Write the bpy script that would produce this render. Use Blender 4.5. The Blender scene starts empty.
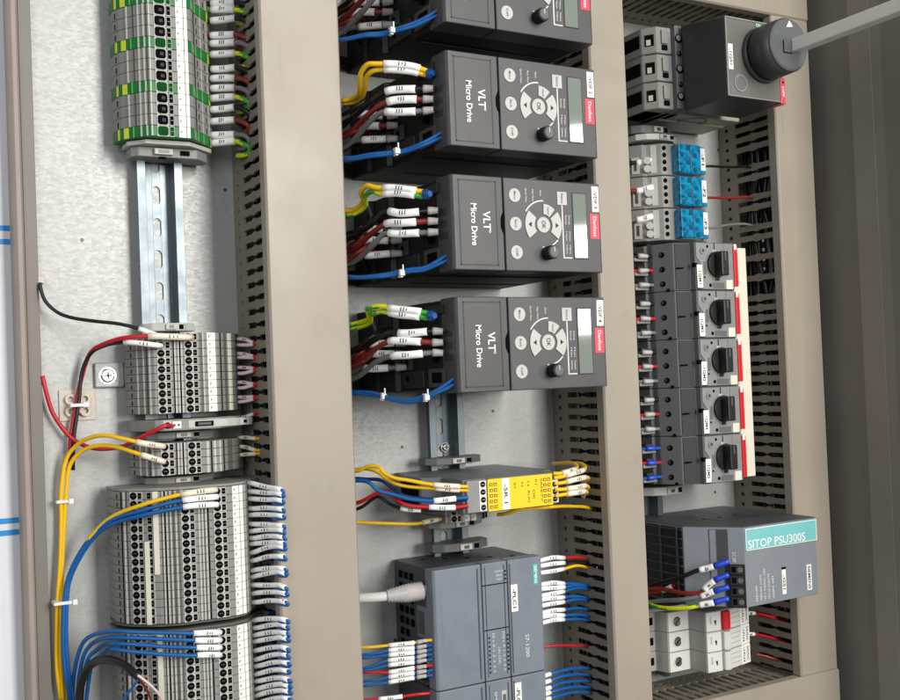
import bpy, bmesh, math, random
from mathutils import Vector, Matrix
random.seed(7)
SC = bpy.context.scene
COL = SC.collection
S = 0.001
# All sizes in millimetres: x across the plate, h = height above the mounting plate (towards the viewer), z up.
def V(x, h, z): return Vector((x*S, -h*S, z*S))

# ------------------------------------------------------------------ materials
def lin(c):
    c = c.lstrip('#'); o = []
    for i in (0, 2, 4):
        v = int(c[i:i+2], 16)/255
        o.append(v/12.92 if v <= .04045 else ((v+.055)/1.055)**2.4)
    return o
def mat(name, color, rough=.5, metal=0., var=.06, scale=60., bump=.0, bscale=400., rvar=0., coat=0., trans=0., spec=.5):
    m = bpy.data.materials.new(name); m.use_nodes = True
    nt = m.node_tree; b = nt.nodes['Principled BSDF']
    c = lin(color) if isinstance(color, str) else color
    b.inputs['Roughness'].default_value = rough
    b.inputs['Metallic'].default_value = metal
    b.inputs['Specular IOR Level'].default_value = spec
    if coat: b.inputs['Coat Weight'].default_value = coat
    if trans: b.inputs['Transmission Weight'].default_value = trans
    tc = nt.nodes.new('ShaderNodeTexCoord')
    n = nt.nodes.new('ShaderNodeTexNoise'); n.inputs['Scale'].default_value = scale; n.inputs['Detail'].default_value = 6
    nt.links.new(tc.outputs['Object'], n.inputs['Vector'])
    mr = nt.nodes.new('ShaderNodeMapRange'); mr.inputs['From Min'].default_value = .3; mr.inputs['From Max'].default_value = .7
    mr.inputs['To Min'].default_value = 1-var; mr.inputs['To Max'].default_value = 1+var
    nt.links.new(n.outputs['Fac'], mr.inputs['Value'])
    mx = nt.nodes.new('ShaderNodeVectorMath'); mx.operation = 'SCALE'; mx.inputs[0].default_value = c
    nt.links.new(mr.outputs['Result'], mx.inputs['Scale'])
    nt.links.new(mx.outputs['Vector'], b.inputs['Base Color'])
    if rvar:
        r2 = nt.nodes.new('ShaderNodeMapRange'); r2.inputs['From Min'].default_value = .3; r2.inputs['From Max'].default_value = .7
        r2.inputs['To Min'].default_value = max(.03, rough-rvar); r2.inputs['To Max'].default_value = min(1, rough+rvar)
        nt.links.new(n.outputs['Fac'], r2.inputs['Value']); nt.links.new(r2.outputs['Result'], b.inputs['Roughness'])
    if bump:
        n2 = nt.nodes.new('ShaderNodeTexNoise'); n2.inputs['Scale'].default_value = bscale; n2.inputs['Detail'].default_value = 3
        nt.links.new(tc.outputs['Object'], n2.inputs['Vector'])
        bp = nt.nodes.new('ShaderNodeBump'); bp.inputs['Strength'].default_value = bump; bp.inputs['Distance'].default_value = .0006
        nt.links.new(n2.outputs['Fac'], bp.inputs['Height']); nt.links.new(bp.outputs['Normal'], b.inputs['Normal'])
    return m

def add_scuffs(m):
    nt = m.node_tree; b = nt.nodes['Principled BSDF']; L = nt.links.new
    tc = nt.nodes.new('ShaderNodeTexCoord'); old = b.inputs['Base Color'].links[0].from_socket
    for sc, lo, hi, amt in (((70, 70, 4), .66, .74, .9), ((9, 9, 60), .68, .76, .92), ((16, 16, 16), .6, .75, .94)):
        mp = nt.nodes.new('ShaderNodeMapping'); mp.inputs['Scale'].default_value = sc; mp.inputs['Rotation'].default_value = (.06, .1, .05)
        L(tc.outputs['Object'], mp.inputs['Vector'])
        n = nt.nodes.new('ShaderNodeTexNoise'); n.inputs['Scale'].default_value = 2.2; n.inputs['Detail'].default_value = 7; L(mp.outputs['Vector'], n.inputs['Vector'])
        r = nt.nodes.new('ShaderNodeMapRange'); r.inputs['From Min'].default_value = lo; r.inputs['From Max'].default_value = hi
        r.inputs['To Min'].default_value = 1; r.inputs['To Max'].default_value = amt; L(n.outputs['Fac'], r.inputs['Value'])
        s = nt.nodes.new('ShaderNodeVectorMath'); s.operation = 'SCALE'; L(old, s.inputs[0]); L(r.outputs['Result'], s.inputs['Scale']); old = s.outputs['Vector']
    L(old, b.inputs['Base Color'])
def zinc_material():
    m = mat('galvanised_sheet', '#aeb0ae', .5, .3, .025, 30., 0.)
    nt = m.node_tree; b = nt.nodes['Principled BSDF']; L = nt.links.new
    tc = nt.nodes.new('ShaderNodeTexCoord')
    mp = nt.nodes.new('ShaderNodeMapping'); mp.inputs['Scale'].default_value = (.55, 1., 1.)   # rolling direction
    L(tc.outputs['Object'], mp.inputs['Vector'])
    wob = nt.nodes.new('ShaderNodeTexNoise'); wob.inputs['Scale'].default_value = 500.; wob.inputs['Detail'].default_value = 3
    L(mp.outputs['Vector'], wob.inputs['Vector'])
    add = nt.nodes.new('ShaderNodeVectorMath'); add.operation = 'MULTIPLY_ADD'; add.inputs[1].default_value = (.0012, .0012, .0012)
    L(wob.outputs['Color'], add.inputs[0]); L(mp.outputs['Vector'], add.inputs[2])
    vo = nt.nodes.new('ShaderNodeTexVoronoi'); vo.inputs['Scale'].default_value = 620.     # zinc crystals, 1-2 mm across
    L(add.outputs['Vector'], vo.inputs['Vector'])
    sep = nt.nodes.new('ShaderNodeSeparateColor'); L(vo.outputs['Color'], sep.inputs['Color'])
    r = nt.nodes.new('ShaderNodeMapRange'); r.inputs['To Min'].default_value = .43; r.inputs['To Max'].default_value = .54
    L(sep.outputs['Red'], r.inputs['Value']); L(r.outputs['Result'], b.inputs['Roughness'])
    k = nt.nodes.new('ShaderNodeMapRange'); k.inputs['To Min'].default_value = .95; k.inputs['To Max'].default_value = 1.05
    L(sep.outputs['Green'], k.inputs['Value'])
    old = b.inputs['Base Color'].links[0].from_socket
    sc = nt.nodes.new('ShaderNodeVectorMath'); sc.operation = 'SCALE'
    L(old, sc.inputs[0]); L(k.outputs['Result'], sc.inputs['Scale']); L(sc.outputs['Vector'], b.inputs['Base Color'])
    n3 = nt.nodes.new('ShaderNodeTexNoise'); n3.inputs['Scale'].default_value = 800.; n3.inputs['Detail'].default_value = 4
    L(mp.outputs['Vector'], n3.inputs['Vector'])
    bp = nt.nodes.new('ShaderNodeBump'); bp.inputs['Strength'].default_value = .1; bp.inputs['Distance'].default_value = .0004
    L(n3.outputs['Fac'], bp.inputs['Height']); L(bp.outputs['Normal'], b.inputs['Normal'])
    return m

M = {}
def dm(k, *a, **kw): M[k] = mat(k, *a, **kw)
M['zinc'] = zinc_material()
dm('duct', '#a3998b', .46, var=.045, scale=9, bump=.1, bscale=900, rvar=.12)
dm('duct_wall', '#857d71', .55, var=.05, scale=30)  # darker than the lid: shade on the walls is put into the colour
dm('steel', '#757e83', .4, .85, var=.05, scale=50, rvar=.08)
dm('bright_metal', '#dadada', .25, 1., var=.03)
dm('lip_dark', '#767069', .5, var=.06, scale=20)
dm('lip', '#9c8f86', .5, var=.06, scale=20)  # pinkish highlight along the edge strip, put into the colour
dm('film', '#e2e4ea', .3, var=.03, scale=6, coat=.3)
dm('film_blue', '#2f8fd6', .3)
dm('side', '#78736c', .6, var=.10, scale=12, rvar=.1)
dm('side_flange', '#86817a', .6, var=.08, scale=12)  # lit version of the wall colour for the fold facing the light
dm('term', '#888883', .5, var=.05, scale=90, bump=.05)
dm('term_light', '#bdbdb7', .5, var=.04, scale=90)
dm('term_dark', '#595954', .55, var=.06, scale=90)
dm('hole', '#080808', .85, var=.1, spec=.08)
dm('slit', '#5d5952', .4, .5)
dm('hole_green', '#0a4a1c', .8, var=.1, spec=.1)
dm('pole', '#84837d', .45, var=.06, scale=70, bump=.06)
dm('shaft', '#f0ece6', .5, .1, var=.04)
dm('face', '#6a6864', .4, var=.05, scale=60)
dm('green', '#13702f', .45, var=.08, scale=150)
dm('green_light', '#58b85c', .45, var=.06, scale=150)
dm('peyellow', '#cfd63a', .45, var=.06, scale=150)
dm('white', '#f1f0ea', .5, var=.03, scale=120)
dm('cream', '#e6e2d0', .5, var=.04, scale=80)
dm('ink', '#1b1b1b', .6)
dm('drive_grey', '#434344', .42, var=.05, scale=60, bump=.12, bscale=1600, rvar=.05)
dm('drive_panel', '#48484a', .40, var=.04, scale=60, bump=.10, bscale=1600)
dm('drive_black', '#0b0b0c', .55, var=.1, scale=80, bump=.06)
dm('black', '#161617', .42, var=.1, scale=90)
dm('black_soft', '#262627', .5, var=.08, scale=90)
dm('key', '#bcbcb8', .4, var=.03)
dm('print', '#d8d8d6', .5)
dm('lcd', '#7f8880', .05, var=.03, scale=30, coat=.6)
dm('red', '#dd4357', .4, var=.04)
dm('redplastic', '#d41f26', .38, var=.05)
dm('yellow_label', '#f4cf12', .4, var=.03, scale=50)
dm('relay', '#6f7274', .45, var=.05, scale=60)
dm('plc', '#79818b', .42, var=.04, scale=60, bump=.10, bscale=1500, rvar=.05)
dm('plc_dark', '#3d4247', .45, var=.06, scale=60)
dm('psu', '#80868d', .42, var=.04, scale=60, bump=.10, bscale=1500)
dm('psu_top', '#4b4f54', .5, var=.07, scale=40, rvar=.1)
dm('turq', '#79c2c4', .38, var=.03, scale=60)
dm('teal_print', '#35b9b4', .4)
dm('mp_grey', '#8a8b8b', .45, var=.06, scale=70, bump=.06)
dm('mp_mid', '#636466', .48, var=.06, scale=70)
dm('mp_dark', '#2a2b2d', .65, var=.06, scale=70, bump=.08)
dm('disc_dark', '#3b3c3e', .42, var=.05, scale=60, bump=.1, bscale=1400)
dm('disc_grey', '#5b5c5d', .42, var=.05, scale=60)
dm('knob', '#5f6265', .32, var=.05, scale=60, rvar=.06)
dm('base_beige', '#a7a496', .5, var=.05, scale=40)
dm('blue_cover', '#0b83ae', .14, var=.6, scale=230, coat=.5)
dm('blue_dark', '#075a7c', .25, var=.2, scale=160)
dm('mcb', '#d9d8d3', .42, var=.03, scale=60, bump=.05)
dm('mcb_side', '#a3a29d', .48, var=.04, scale=60)
dm('copper_red', '#8e1d1d', .4, var=.1)
for k_ in ('duct', 'drive_grey', 'drive_panel', 'plc', 'psu', 'psu_top', 'film'): add_scuffs(M[k_])
W = {}
def wm(k, c, r=.38): W[k] = mat('insulation_'+k, c, r, var=.05, scale=120)
wm('black', '#151516'); wm('red', '#c01824'); wm('brown', '#8a2c22'); wm('grey', '#77787a'); wm('yellow', '#f0c010')
wm('blue', '#0e5a9e'); wm('white', '#e6e6e6'); wm('orange', '#e0871c'); wm('green', '#3da234'); wm('pink', '#dcc2be')
wm('darkblue', '#0b2f63'); wm('yg_yellow', '#d9df1e')
M['sleeve'] = mat('printed_sleeve', '#fbfaf8', .35, var=.03, scale=200)
M['sleeve_pink'] = mat('pale_pink_sleeve', '#e9cfd4', .35, var=.04, scale=200)
M['sleeve_cream'] = mat('cream_sleeve', '#ece3cf', .35, var=.04, scale=200)
M['tin'] = mat('tinned_ferrule', '#c8c8c8', .25, 1., var=.04)
M['cap_grey'] = mat('grey_ferrule_collar', '#b7b4b2', .4, var=.04)
M['cap_blue'] = mat('blue_ferrule_collar', '#2346c8', .38, var=.05)
M['cap_red'] = mat('red_ferrule_collar', '#b8122a', .38, var=.05)
M['lug_blue'] = mat('blue_lug', '#0f4d96', .38, var=.06)
M['tie'] = mat('cable_tie_nylon', '#e4e6e6', .35, var=.03)
M['pad'] = mat('cable_tie_pad', '#c9bfb0', .4, var=.05, scale=60)

# ------------------------------------------------------------------ mesh builder
class MB:
    def __init__(s): s.bm = bmesh.new(); s.mats = []
    def mi(s, m):
        if m not in s.mats: s.mats.append(m)
        return s.mats.index(m)
    def _faces(s, fs, m, smooth=False):
        i = s.mi(m)
        for f in fs: f.material_index = i; f.smooth = smooth
    def hexa(s, pts, m, bev=0, seg=2):
        vs = [s.bm.verts.new(V(*p)) for p in pts]
        fs = [s.bm.faces.new([vs[i] for i in q]) for q in ((0,1,2,3),(7,6,5,4),(0,4,5,1),(1,5,6,2),(2,6,7,3),(3,7,4,0))]
        bmesh.ops.recalc_face_normals(s.bm, faces=fs)
        s._faces(fs, m)
        if bev:
            es = list({e for f in fs for e in f.edges})
            r = bmesh.ops.bevel(s.bm, geom=es, offset=bev*S, segments=seg, profile=.5, affect='EDGES', clamp_overlap=True, material=-1)
            s._faces(r['faces'], m)
    def box(s, x0, x1, h0, h1, z0, z1, m, bev=0, seg=2):
        s.hexa([(x0,h0,z0),(x1,h0,z0),(x1,h0,z1),(x0,h0,z1),(x0,h1,z0),(x1,h1,z0),(x1,h1,z1),(x0,h1,z1)], m, bev, seg)
    def prism(s, base, offs, m, bev=0, seg=2):
        """base: list of 3D mm points (a flat loop); offs: (dx,dh,dz) extrusion."""
        a = [s.bm.verts.new(V(*p)) for p in base]
        b = [s.bm.verts.new(V(p[0]+offs[0], p[1]+offs[1], p[2]+offs[2])) for p in base]
        n = len(a)
        fs = [s.bm.faces.new(a), s.bm.faces.new(list(reversed(b)))]
        for i in range(n): fs.append(s.bm.faces.new([a[i], b[i], b[(i+1) % n], a[(i+1) % n]]))
        bmesh.ops.recalc_face_normals(s.bm, faces=fs)
        s._faces(fs, m)
        if bev:
            es = list({e for f in fs for e in f.edges})
            r = bmesh.ops.bevel(s.bm, geom=es, offset=bev*S, segments=seg, profile=.5, affect='EDGES', clamp_overlap=True, material=-1)
            s._faces(r['faces'], m)
    def profz(s, prof, z0, z1, m, bev=0, seg=1):
        s.prism([(x, h, z0) for x, h in prof], (0, 0, z1-z0), m, bev, seg)
    def cyl(s, c0, c1, r0, m, r1=None, seg=20, caps=True):
        r1 = r0 if r1 is None else r1
        a, b = Vector(c0), Vector(c1); d = (b-a).normalized()
        u = d.orthogonal().normalized(); w = d.cross(u)
        A = []; Bv = []
        for i in range(seg):
            t = 2*math.pi*i/seg; o = u*math.cos(t)+w*math.sin(t)
            A.append(s.bm.verts.new(V(*(a+o*r0)))); Bv.append(s.bm.verts.new(V(*(b+o*r1))))
        fs = [s.bm.faces.new([A[i], A[(i+1) % seg], Bv[(i+1) % seg], Bv[i]]) for i in range(seg)]
        if caps: fs += [s.bm.faces.new(list(reversed(A))), s.bm.faces.new(Bv)]
        bmesh.ops.recalc_face_normals(s.bm, faces=fs) if caps else None
        s._faces(fs, m)
        for f in fs[:seg]: f.smooth = True
    def ring(s, c, n, ri, ro, t, m, seg=24, a0=0., a1=2*math.pi, u=None):
        """flat annulus (or arc of one) of thickness t standing on point c along normal n"""
        n = Vector(n).normalized(); u = Vector(u) if u else n.orthogonal().normalized(); w = n.cross(u)
        full = abs(a1-a0-2*math.pi) < 1e-4
        k = seg if full else seg+1
        L = []
        for i in range(k):
            a = a0+(a1-a0)*i/seg; o = u*math.cos(a)+w*math.sin(a)
            L.append([s.bm.verts.new(V(*(Vector(c)+o*r+n*hh))) for r, hh in ((ri,0),(ro,0),(ro,t),(ri,t))])
        fs = []
        for i in range(seg):
            p, q = L[i], L[(i+1) % k]
            for j in range(4): fs.append(s.bm.faces.new([p[j], p[(j+1) % 4], q[(j+1) % 4], q[j]]))
        if not full: fs += [s.bm.faces.new(L[0]), s.bm.faces.new(list(reversed(L[-1])))]
        bmesh.ops.recalc_face_normals(s.bm, faces=fs)
        s._faces(fs, m)
    def tube(s, pts, r, m, seg=8, stripes=None, caps=True):
        """swept tube through pts (already smooth); stripes: second material on half of the strands"""
        P = [Vector(p) for p in pts]; n = len(P)
        T = [(P[min(i+1, n-1)]-P[max(i-1, 0)]).normalized() for i in range(n)]
        u = T[0].orthogonal().normalized(); rings = []
        for i in range(n):
            u = (u-T[i]*u.dot(T[i])).normalized(); w = T[i].cross(u)
            rr = r(i/(n-1)) if callable(r) else r
            rings.append([s.bm.verts.new(V(*(P[i]+(u*math.cos(2*math.pi*k/seg)+w*math.sin(2*math.pi*k/seg))*rr))) for k in range(seg)])
        i1 = s.mi(m); i2 = s.mi(stripes) if stripes else i1
        fs = []
        for i in range(n-1):
            for k in range(seg):
                f = s.bm.faces.new([rings[i][k], rings[i][(k+1) % seg], rings[i+1][(k+1) % seg], rings[i+1][k]])
                f.material_index = i2 if stripes and (k+i//3) % seg < seg*0.5 else i1; f.smooth = True; fs.append(f)
        if caps:
            for f in (s.bm.faces.new(list(reversed(rings[0]))), s.bm.faces.new(rings[-1])): f.material_index = i1; fs.append(f)
        bmesh.ops.recalc_face_normals(s.bm, faces=fs)
    def patch(s, c, e1, e2, pts, t, m, sink=.3):
        """thin raised plate with outline pts given in the plane e1,e2 through c"""
        e1, e2 = Vector(e1), Vector(e2); n = e1.cross(e2).normalized()
        if n.y < 0: n = -n
        base = [Vector(c)+e1*a+e2*b-n*sink for a, b in pts]
        s.prism([tuple(p) for p in base], tuple(n*(t+sink)), m)

def finish(name, mb, origin):
    me = bpy.data.meshes.new(name)
    o = V(*origin)
    if o.length: bmesh.ops.translate(mb.bm, verts=mb.bm.verts[:], vec=-o)
    mb.bm.to_mesh(me); mb.bm.free()
    for m in mb.mats: me.materials.append(m)
    ob = bpy.data.objects.new(name, me); COL.objects.link(ob)
    return ob
def tag(o, label=None, cat=None, group=None, kind=None):
    if label: o['label'] = label
    if cat: o['category'] = cat
    if group: o['group'] = group
    if kind: o['kind'] = kind
    return o
def thing(name, label, cat, loc, group=None):
    o = bpy.data.objects.new(name, None); o.empty_display_size = .01; COL.objects.link(o)
    o.location = V(*loc); o['mm'] = loc
    return tag(o, label, cat, group)
def root_mm(p):
    while p.parent: p = p.parent
    return tuple(p['mm'])
def part(parent, name, mb, label=None):
    o = finish(name, mb, root_mm(parent)); o.parent = parent
    if label: o['label'] = label
    return o
def solo(name, mb, label, cat, loc, group=None):
    o = finish(name, mb, loc); o.location = V(*loc); o['mm'] = loc
    return tag(o, label, cat, group)
def struct(name, mb):
    return tag(finish(name, mb, (0,0,0)), kind='structure')
def copy_tree(o, parent=None):
    c = o.copy(); COL.objects.link(c)
    if parent: c.parent = parent
    for ch in list(o.children): copy_tree(ch, c)
    return c
_tc = {}
def text_mesh(txt, off=0.):
    key = (txt, off)
    if key in _tc: return _tc[key]
    cu = bpy.data.curves.new('lettering', 'FONT'); cu.body = txt; cu.size = 1.; cu.extrude = .0; cu.offset = off; cu.resolution_u = 3
    ob = bpy.data.objects.new('lettering', cu); COL.objects.link(ob)
    bpy.context.view_layer.update()
    me = bpy.data.meshes.new_from_object(ob.evaluated_get(bpy.context.evaluated_depsgraph_get()))
    vs = [v.co.copy() for v in me.vertices]; fs = [list(p.vertices) for p in me.polygons]
    bpy.data.objects.remove(ob); bpy.data.curves.remove(cu); bpy.data.meshes.remove(me)
    x0, x1 = min(v.x for v in vs), max(v.x for v in vs); y0, y1 = min(v.y for v in vs), max(v.y for v in vs)
    _tc[key] = (vs, fs, x0, x1, y0, y1); return _tc[key]
DOWN = ((0,0,-1), (1,0,0)); RIGHT = ((1,0,0), (0,0,1))
def put_text(mb, txt, c, height, m, dirs=DOWN, width=None, t=.25, bold=0.):
    """lettering of cap height `height` centred on c, written along dirs[0] with its upside towards dirs[1]"""
    vs, fs, x0, x1, y0, y1 = text_mesh(txt, .016 if bold else .006)
    k = height/.69
    kx = width/(x1-x0) if width else k
    ex, ey = Vector(dirs[0]), Vector(dirs[1]); n = Vector((0,1,0)) if dirs[0][1] == 0 and dirs[1][1] == 0 else ex.cross(ey).normalized()*1
    if n.y < 0: n = -n
    for ox in (0,):
        a = [mb.bm.verts.new(V(*(Vector(c)+ex*((v.x-(x0+x1)/2)*kx+ox)+ey*((v.y-.345)*k)+n*(t+abs(ox)*.02)))) for v in vs]
        for f in fs:
            try:
                ff = mb.bm.faces.new([a[i] for i in f]); ff.material_index = mb.mi(m)
                ff.normal_update()
                if ff.normal.dot(Vector((0,-1,0))) < 0: ff.normal_flip()
            except ValueError: pass

def smooth(pts, n=6):
    P = [Vector(p) for p in pts]
    if len(P) < 3: return [P[0].lerp(P[-1], i/n) for i in range(n+1)]
    Q = [P[0]*2-P[1]]+P+[P[-1]*2-P[-2]]; out = []
    for i in range(1, len(Q)-2):
        a, b, c, d = Q[i-1], Q[i], Q[i+1], Q[i+2]
        for k in range(n):
            t = k/n
            out.append(.5*((2*b)+(c-a)*t+(2*a-5*b+4*c-d)*t*t+(3*b-a-3*c+d)*t**3))
    out.append(P[-1]); return out
def along(pts, f):
    L = [0.]
    for a, b in zip(pts, pts[1:]): L.append(L[-1]+(b-a).length)
    d = f*L[-1]
    for i in range(len(L)-1):
        if L[i+1] >= d: return pts[i].lerp(pts[i+1], (d-L[i])/max(1e-6, L[i+1]-L[i]))
    return pts[-1]
def seglen(pts): return sum((b-a).length for a, b in zip(pts, pts[1:]))
def sub(pts, f0, f1, n=6): return [along(pts, f0+(f1-f0)*i/n) for i in range(n+1)]
NW = [0]
def wire(pts, colour, label, r=1.1, sleeve=None, sleeve_mat='sleeve', ferrule=None, ferrule_mat='cap_grey', group=None, name='wire', seg=8, n=6, prints=True):
    """one insulated wire; sleeve/ferrule are stretches (f0,f1) of its length that carry a printed marker sleeve / a ferrule"""
    jr = random.Random(label)      # no wire lies perfectly fair
    pts = [p if i in (0, len(pts)-1) else tuple(q+jr.uniform(-.4, .4) for q in p) for i, p in enumerate(pts)]
    P = smooth(pts, n); loc = tuple(round(v, 2) for v in P[0])
    b = MB()
    if colour == 'yg': b.tube(P, r, W['green'], seg, W['yg_yellow'])
    else: b.tube(P, r, W[colour], seg)
    o = solo(name, b, label, 'cable' if 'cable' in name else 'wire', loc, group)
    if sleeve:
        for s0 in (sleeve if isinstance(sleeve, list) else [sleeve]):
            b = MB(); q = sub(P, s0[0], s0[1]); rs = r*1.42
            b.tube(q, rs, M[sleeve_mat], 10)
            if prints:
                d = (q[-1]-q[0]); L = d.length; d.normalize()
                v_ = Vector((-.5,1,.1)); up = (v_-d*d.dot(v_)).normalized(); side = d.cross(up).normalized()     # print faces the front
                rnd = random.Random(NW[0]); NW[0] += 1
                nch = 3 if L > 9 else 2
                for k in range(nch):     # the printed characters, too small to read
                    c = along(q, .5+(k-(nch-1)/2)*.085)+up*(rs*.93)
                    w0 = rs*(.55 if rnd.random() < .6 else .35)
                    b.patch(tuple(c), tuple(d), tuple(side), [(-.35,-w0),(.35,-w0),(.35,w0),(-.35,w0*.6)], .22, M['ink'], .1)
            part(o, 'marker_sleeve', b)
    if ferrule:
        b = MB(); q = sub(P, ferrule[0], ferrule[1], 4)
        b.tube(q, lambda t: r*(1.5-.35*t), M[ferrule_mat], 10); part(o, 'ferrule_collar', b)
    return o
ORD = ['topmost', 'second', 'third', 'fourth', 'fifth', 'sixth', 'seventh', 'eighth', 'ninth', 'tenth', 'eleventh', 'twelfth', 'thirteenth', 'fourteenth', 'fifteenth', 'sixteenth', 'seventeenth', 'eighteenth', 'nineteenth', 'twentieth']
def nth(i, n):
    if i == 0: return 'topmost'
    if i == n-1: return 'lowest'
    return ORD[i]+' from top'

# ------------------------------------------------------------------ camera, light
cam = bpy.data.cameras.new('camera'); co = bpy.data.objects.new('camera', cam); COL.objects.link(co)
R3 = ((0.876079, 0.024655, -0.481537), (-0.480571, -0.036573, -0.876193), (-0.039214, 0.999027, -0.020192))
co.matrix_world = Matrix.Translation((0, -.8, 0)) @ Matrix(R3).to_4x4()
cam.lens = 41.196; cam.sensor_width = 36; cam.shift_x = .0294; cam.shift_y = .0115; cam.clip_start = .01; cam.clip_end = 50
SC.camera = co
w = bpy.data.worlds.new('World'); SC.world = w; w.use_nodes = True
w.node_tree.nodes['Background'].inputs['Color'].default_value = (.97, .985, 1., 1); w.node_tree.nodes['Background'].inputs['Strength'].default_value = .2
def area(name, loc, target, size, sizey, energy, color):
    l = bpy.data.lights.new(name, 'AREA'); l.shape = 'RECTANGLE'; l.size = size; l.size_y = sizey; l.energy = energy; l.color = color
    o = bpy.data.objects.new(name, l); COL.objects.link(o); o.location = loc
    o.rotation_euler = (Vector(target)-Vector(loc)).to_track_quat('-Z', 'Y').to_euler()
area('ceiling_lamp', (.92, -2.05, .62), (.4, 0, .05), .55, 1.3, 47, (1., .965, .91))
area('hall_lamp', (-1.0, -1.9, .6), (.35, 0, 0), 1.1, 1.1, 17, (.97, .99, 1.))  # added fill from the left to brighten left-facing sides
for z_, wd, en in ((.76, .06, 2.4), (.42, .10, 4.), (.168, .08, 3.2)):    # far ceiling tubes, mirrored in the drives' displays
    area('ceiling_tube', (2.01, -2.1, z_), (.5, -.148, z_/3.99), .5, wd, en, (1., .97, .92))
SC.view_settings.view_transform = 'Standard'; SC.view_settings.look = 'None'; SC.view_settings.exposure = -.08; SC.view_settings.gamma = 1
SC.cycles.max_bounces = 8
SC.cycles.use_denoising = True
# ------------------------------------------------------------------ setting
b = MB(); b.box(113, 872, -2, 0, -430, 500, M['zinc'])
for x, z in ([(414.8, -56.7), (510.3, -29.9), (400.8, -222.3), (167.4, -223.8), (150.4, 116.3), (263.2, 160.4), (562.1, -226.7), (780.1, -127.4), (806.3, 233.0)]): b.cyl((x,-.2,z), (x,.12,z), 1.5, M['slit'], seg=14)
struct('mounting_plate', b)
b = MB()   # folded edge strip left of the plate, highlight painted on its left ridge
b.prism([(101,-6,-430),(101,9,-430),(103.5,11.5,-430),(106.5,11.5,-430),(108.4,8.5,-430),(108.4,-6,-430)], (0,0,930), M['lip'], .5)
b.prism([(108.6,.3,-430),(108.6,8.2,-430),(111,7.6,-430),(117.6,7.0,-430),(117.6,0.3,-430)], (0,0,930), M['lip_dark'], .4)
struct('cabinet_edge', b)
b = MB(); b.box(-60, 100.8, -14, -8, -430, 500, M['film'])
for z in (124.4, 114.4, -89.8, -98.5):
    b.box(-60, 100.8, -8.2, -7.7, z-2.0, z+2.0, M['film_blue'])
struct('cabinet_panel', b)
b = MB()   # right-hand cabinet wall with a fold half way out, painted lighter where it catches light
b.prism([(872.2,-2,-480),(872.2,108,-480),(870.9,118,-480),(870.9,142,-480),(872.4,152,-480),(872.4,330,-480),(876,330,-480),(876,-2,-480)], (0,0,1030), M['side'])
b.prism([(870.3,118,-480),(870.3,142,-480),(870.8,142,-480),(870.8,118,-480)], (0,0,1030), M['side_flange'])
struct('cabinet_wall', b)

# ------------------------------------------------------------------ slotted wiring ducts
def wall_mesh(axis, t0, t1, s, pitch, m, broken=(), hs=24, he=74, dirn=1):
    """slotted duct wall in the plane s; axis 'z' runs along z (s is x), axis 'x' runs along x (s is z)"""
    b = MB(); th = 1.6*dirn
    def P(t, h): return (s, h, t) if axis == 'z' else (t, h, s)
    off = (th, 0, 0) if axis == 'z' else (0, 0, th)
    def quad(ta, tb, ha, hb): b.prism([P(ta,ha), P(tb,ha), P(tb,hb), P(ta,hb)], off, m)
    quad(t0, t1, 0.4, 9.5); quad(t0, t1, 14, hs); quad(t0, t1, he, 79)
    n = int((t1-t0)/pitch)
    for i in range(n):
        c = t0+(i+.5)*pitch; g = (pitch-4.6)/2
        quad(c-pitch/2, c+pitch/2-3.4, 9.5, 14)      # leaves the little knock-out holes along the foot open
        if any(abs(c-q) < pitch*.55 for q in broken): continue
        m0 = (hs+he)/2-4
        b.prism([P(c-g,hs), P(c+g,hs), P(c+g,m0-3), P(c+g+1.1,m0), P(c+g+1.1,m0+4), P(c+g,m0+7), P(c+g,he), P(c-g,he), P(c-g,m0+7), P(c-g-1.1,m0+4), P(c-g-1.1,m0), P(c-g,m0-3)], off, m)
    return b
def duct_z(x0, x1, z0, z1, label, pitch, broken=()):
    t = thing('cable_duct', label, 'cable duct', ((x0+x1)/2, 0, (z0+z1)/2), 'slotted wiring ducts')
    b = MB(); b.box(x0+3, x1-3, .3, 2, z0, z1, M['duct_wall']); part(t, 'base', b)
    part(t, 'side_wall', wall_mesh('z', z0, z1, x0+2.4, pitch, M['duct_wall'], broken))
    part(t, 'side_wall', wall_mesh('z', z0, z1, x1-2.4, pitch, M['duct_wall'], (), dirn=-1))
    b = MB()
    b.profz([(x0,70),(x0,79),(x0+1.6,80.8),(x1-1.6,80.8),(x1,79),(x1,70),(x1-1.4,70),(x1-1.4,79.2),(x0+1.4,79.2),(x0+1.4,70)], z0, z1, M['duct'], .25)
    part(t, 'lid', b); return t
def duct_x(x0, x1, z0, z1, label, pitch):
    t = thing('cable_duct', label, 'cable duct', ((x0+x1)/2, 0, (z0+z1)/2), 'slotted wiring ducts')
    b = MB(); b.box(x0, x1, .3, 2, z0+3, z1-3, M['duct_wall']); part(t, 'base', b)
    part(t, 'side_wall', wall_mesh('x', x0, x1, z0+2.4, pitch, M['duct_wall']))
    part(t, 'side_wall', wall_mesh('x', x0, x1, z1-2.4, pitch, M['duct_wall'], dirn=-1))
    b = MB(); pr = [(z0,70),(z0,79),(z0+1.6,80.8),(z1-1.6,80.8),(z1,79),(z1,70),(z1-1.4,70),(z1-1.4,79.2),(z0+1.4,79.2),(z0+1.4,70)]
    b.prism([(x0, h, z) for z, h in pr], (x1-x0, 0, 0), M['duct'], .25); part(t, 'lid', b); return t
duct_z(267.5, 332.5, -430, 470, 'widest beige cable duct, upright between the terminal strips and the drives', 10.4)
duct_z(575.2, 616.6, -430, 470, 'narrow beige upright cable duct between the dark drives and the motor breakers', 10.3)
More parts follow.
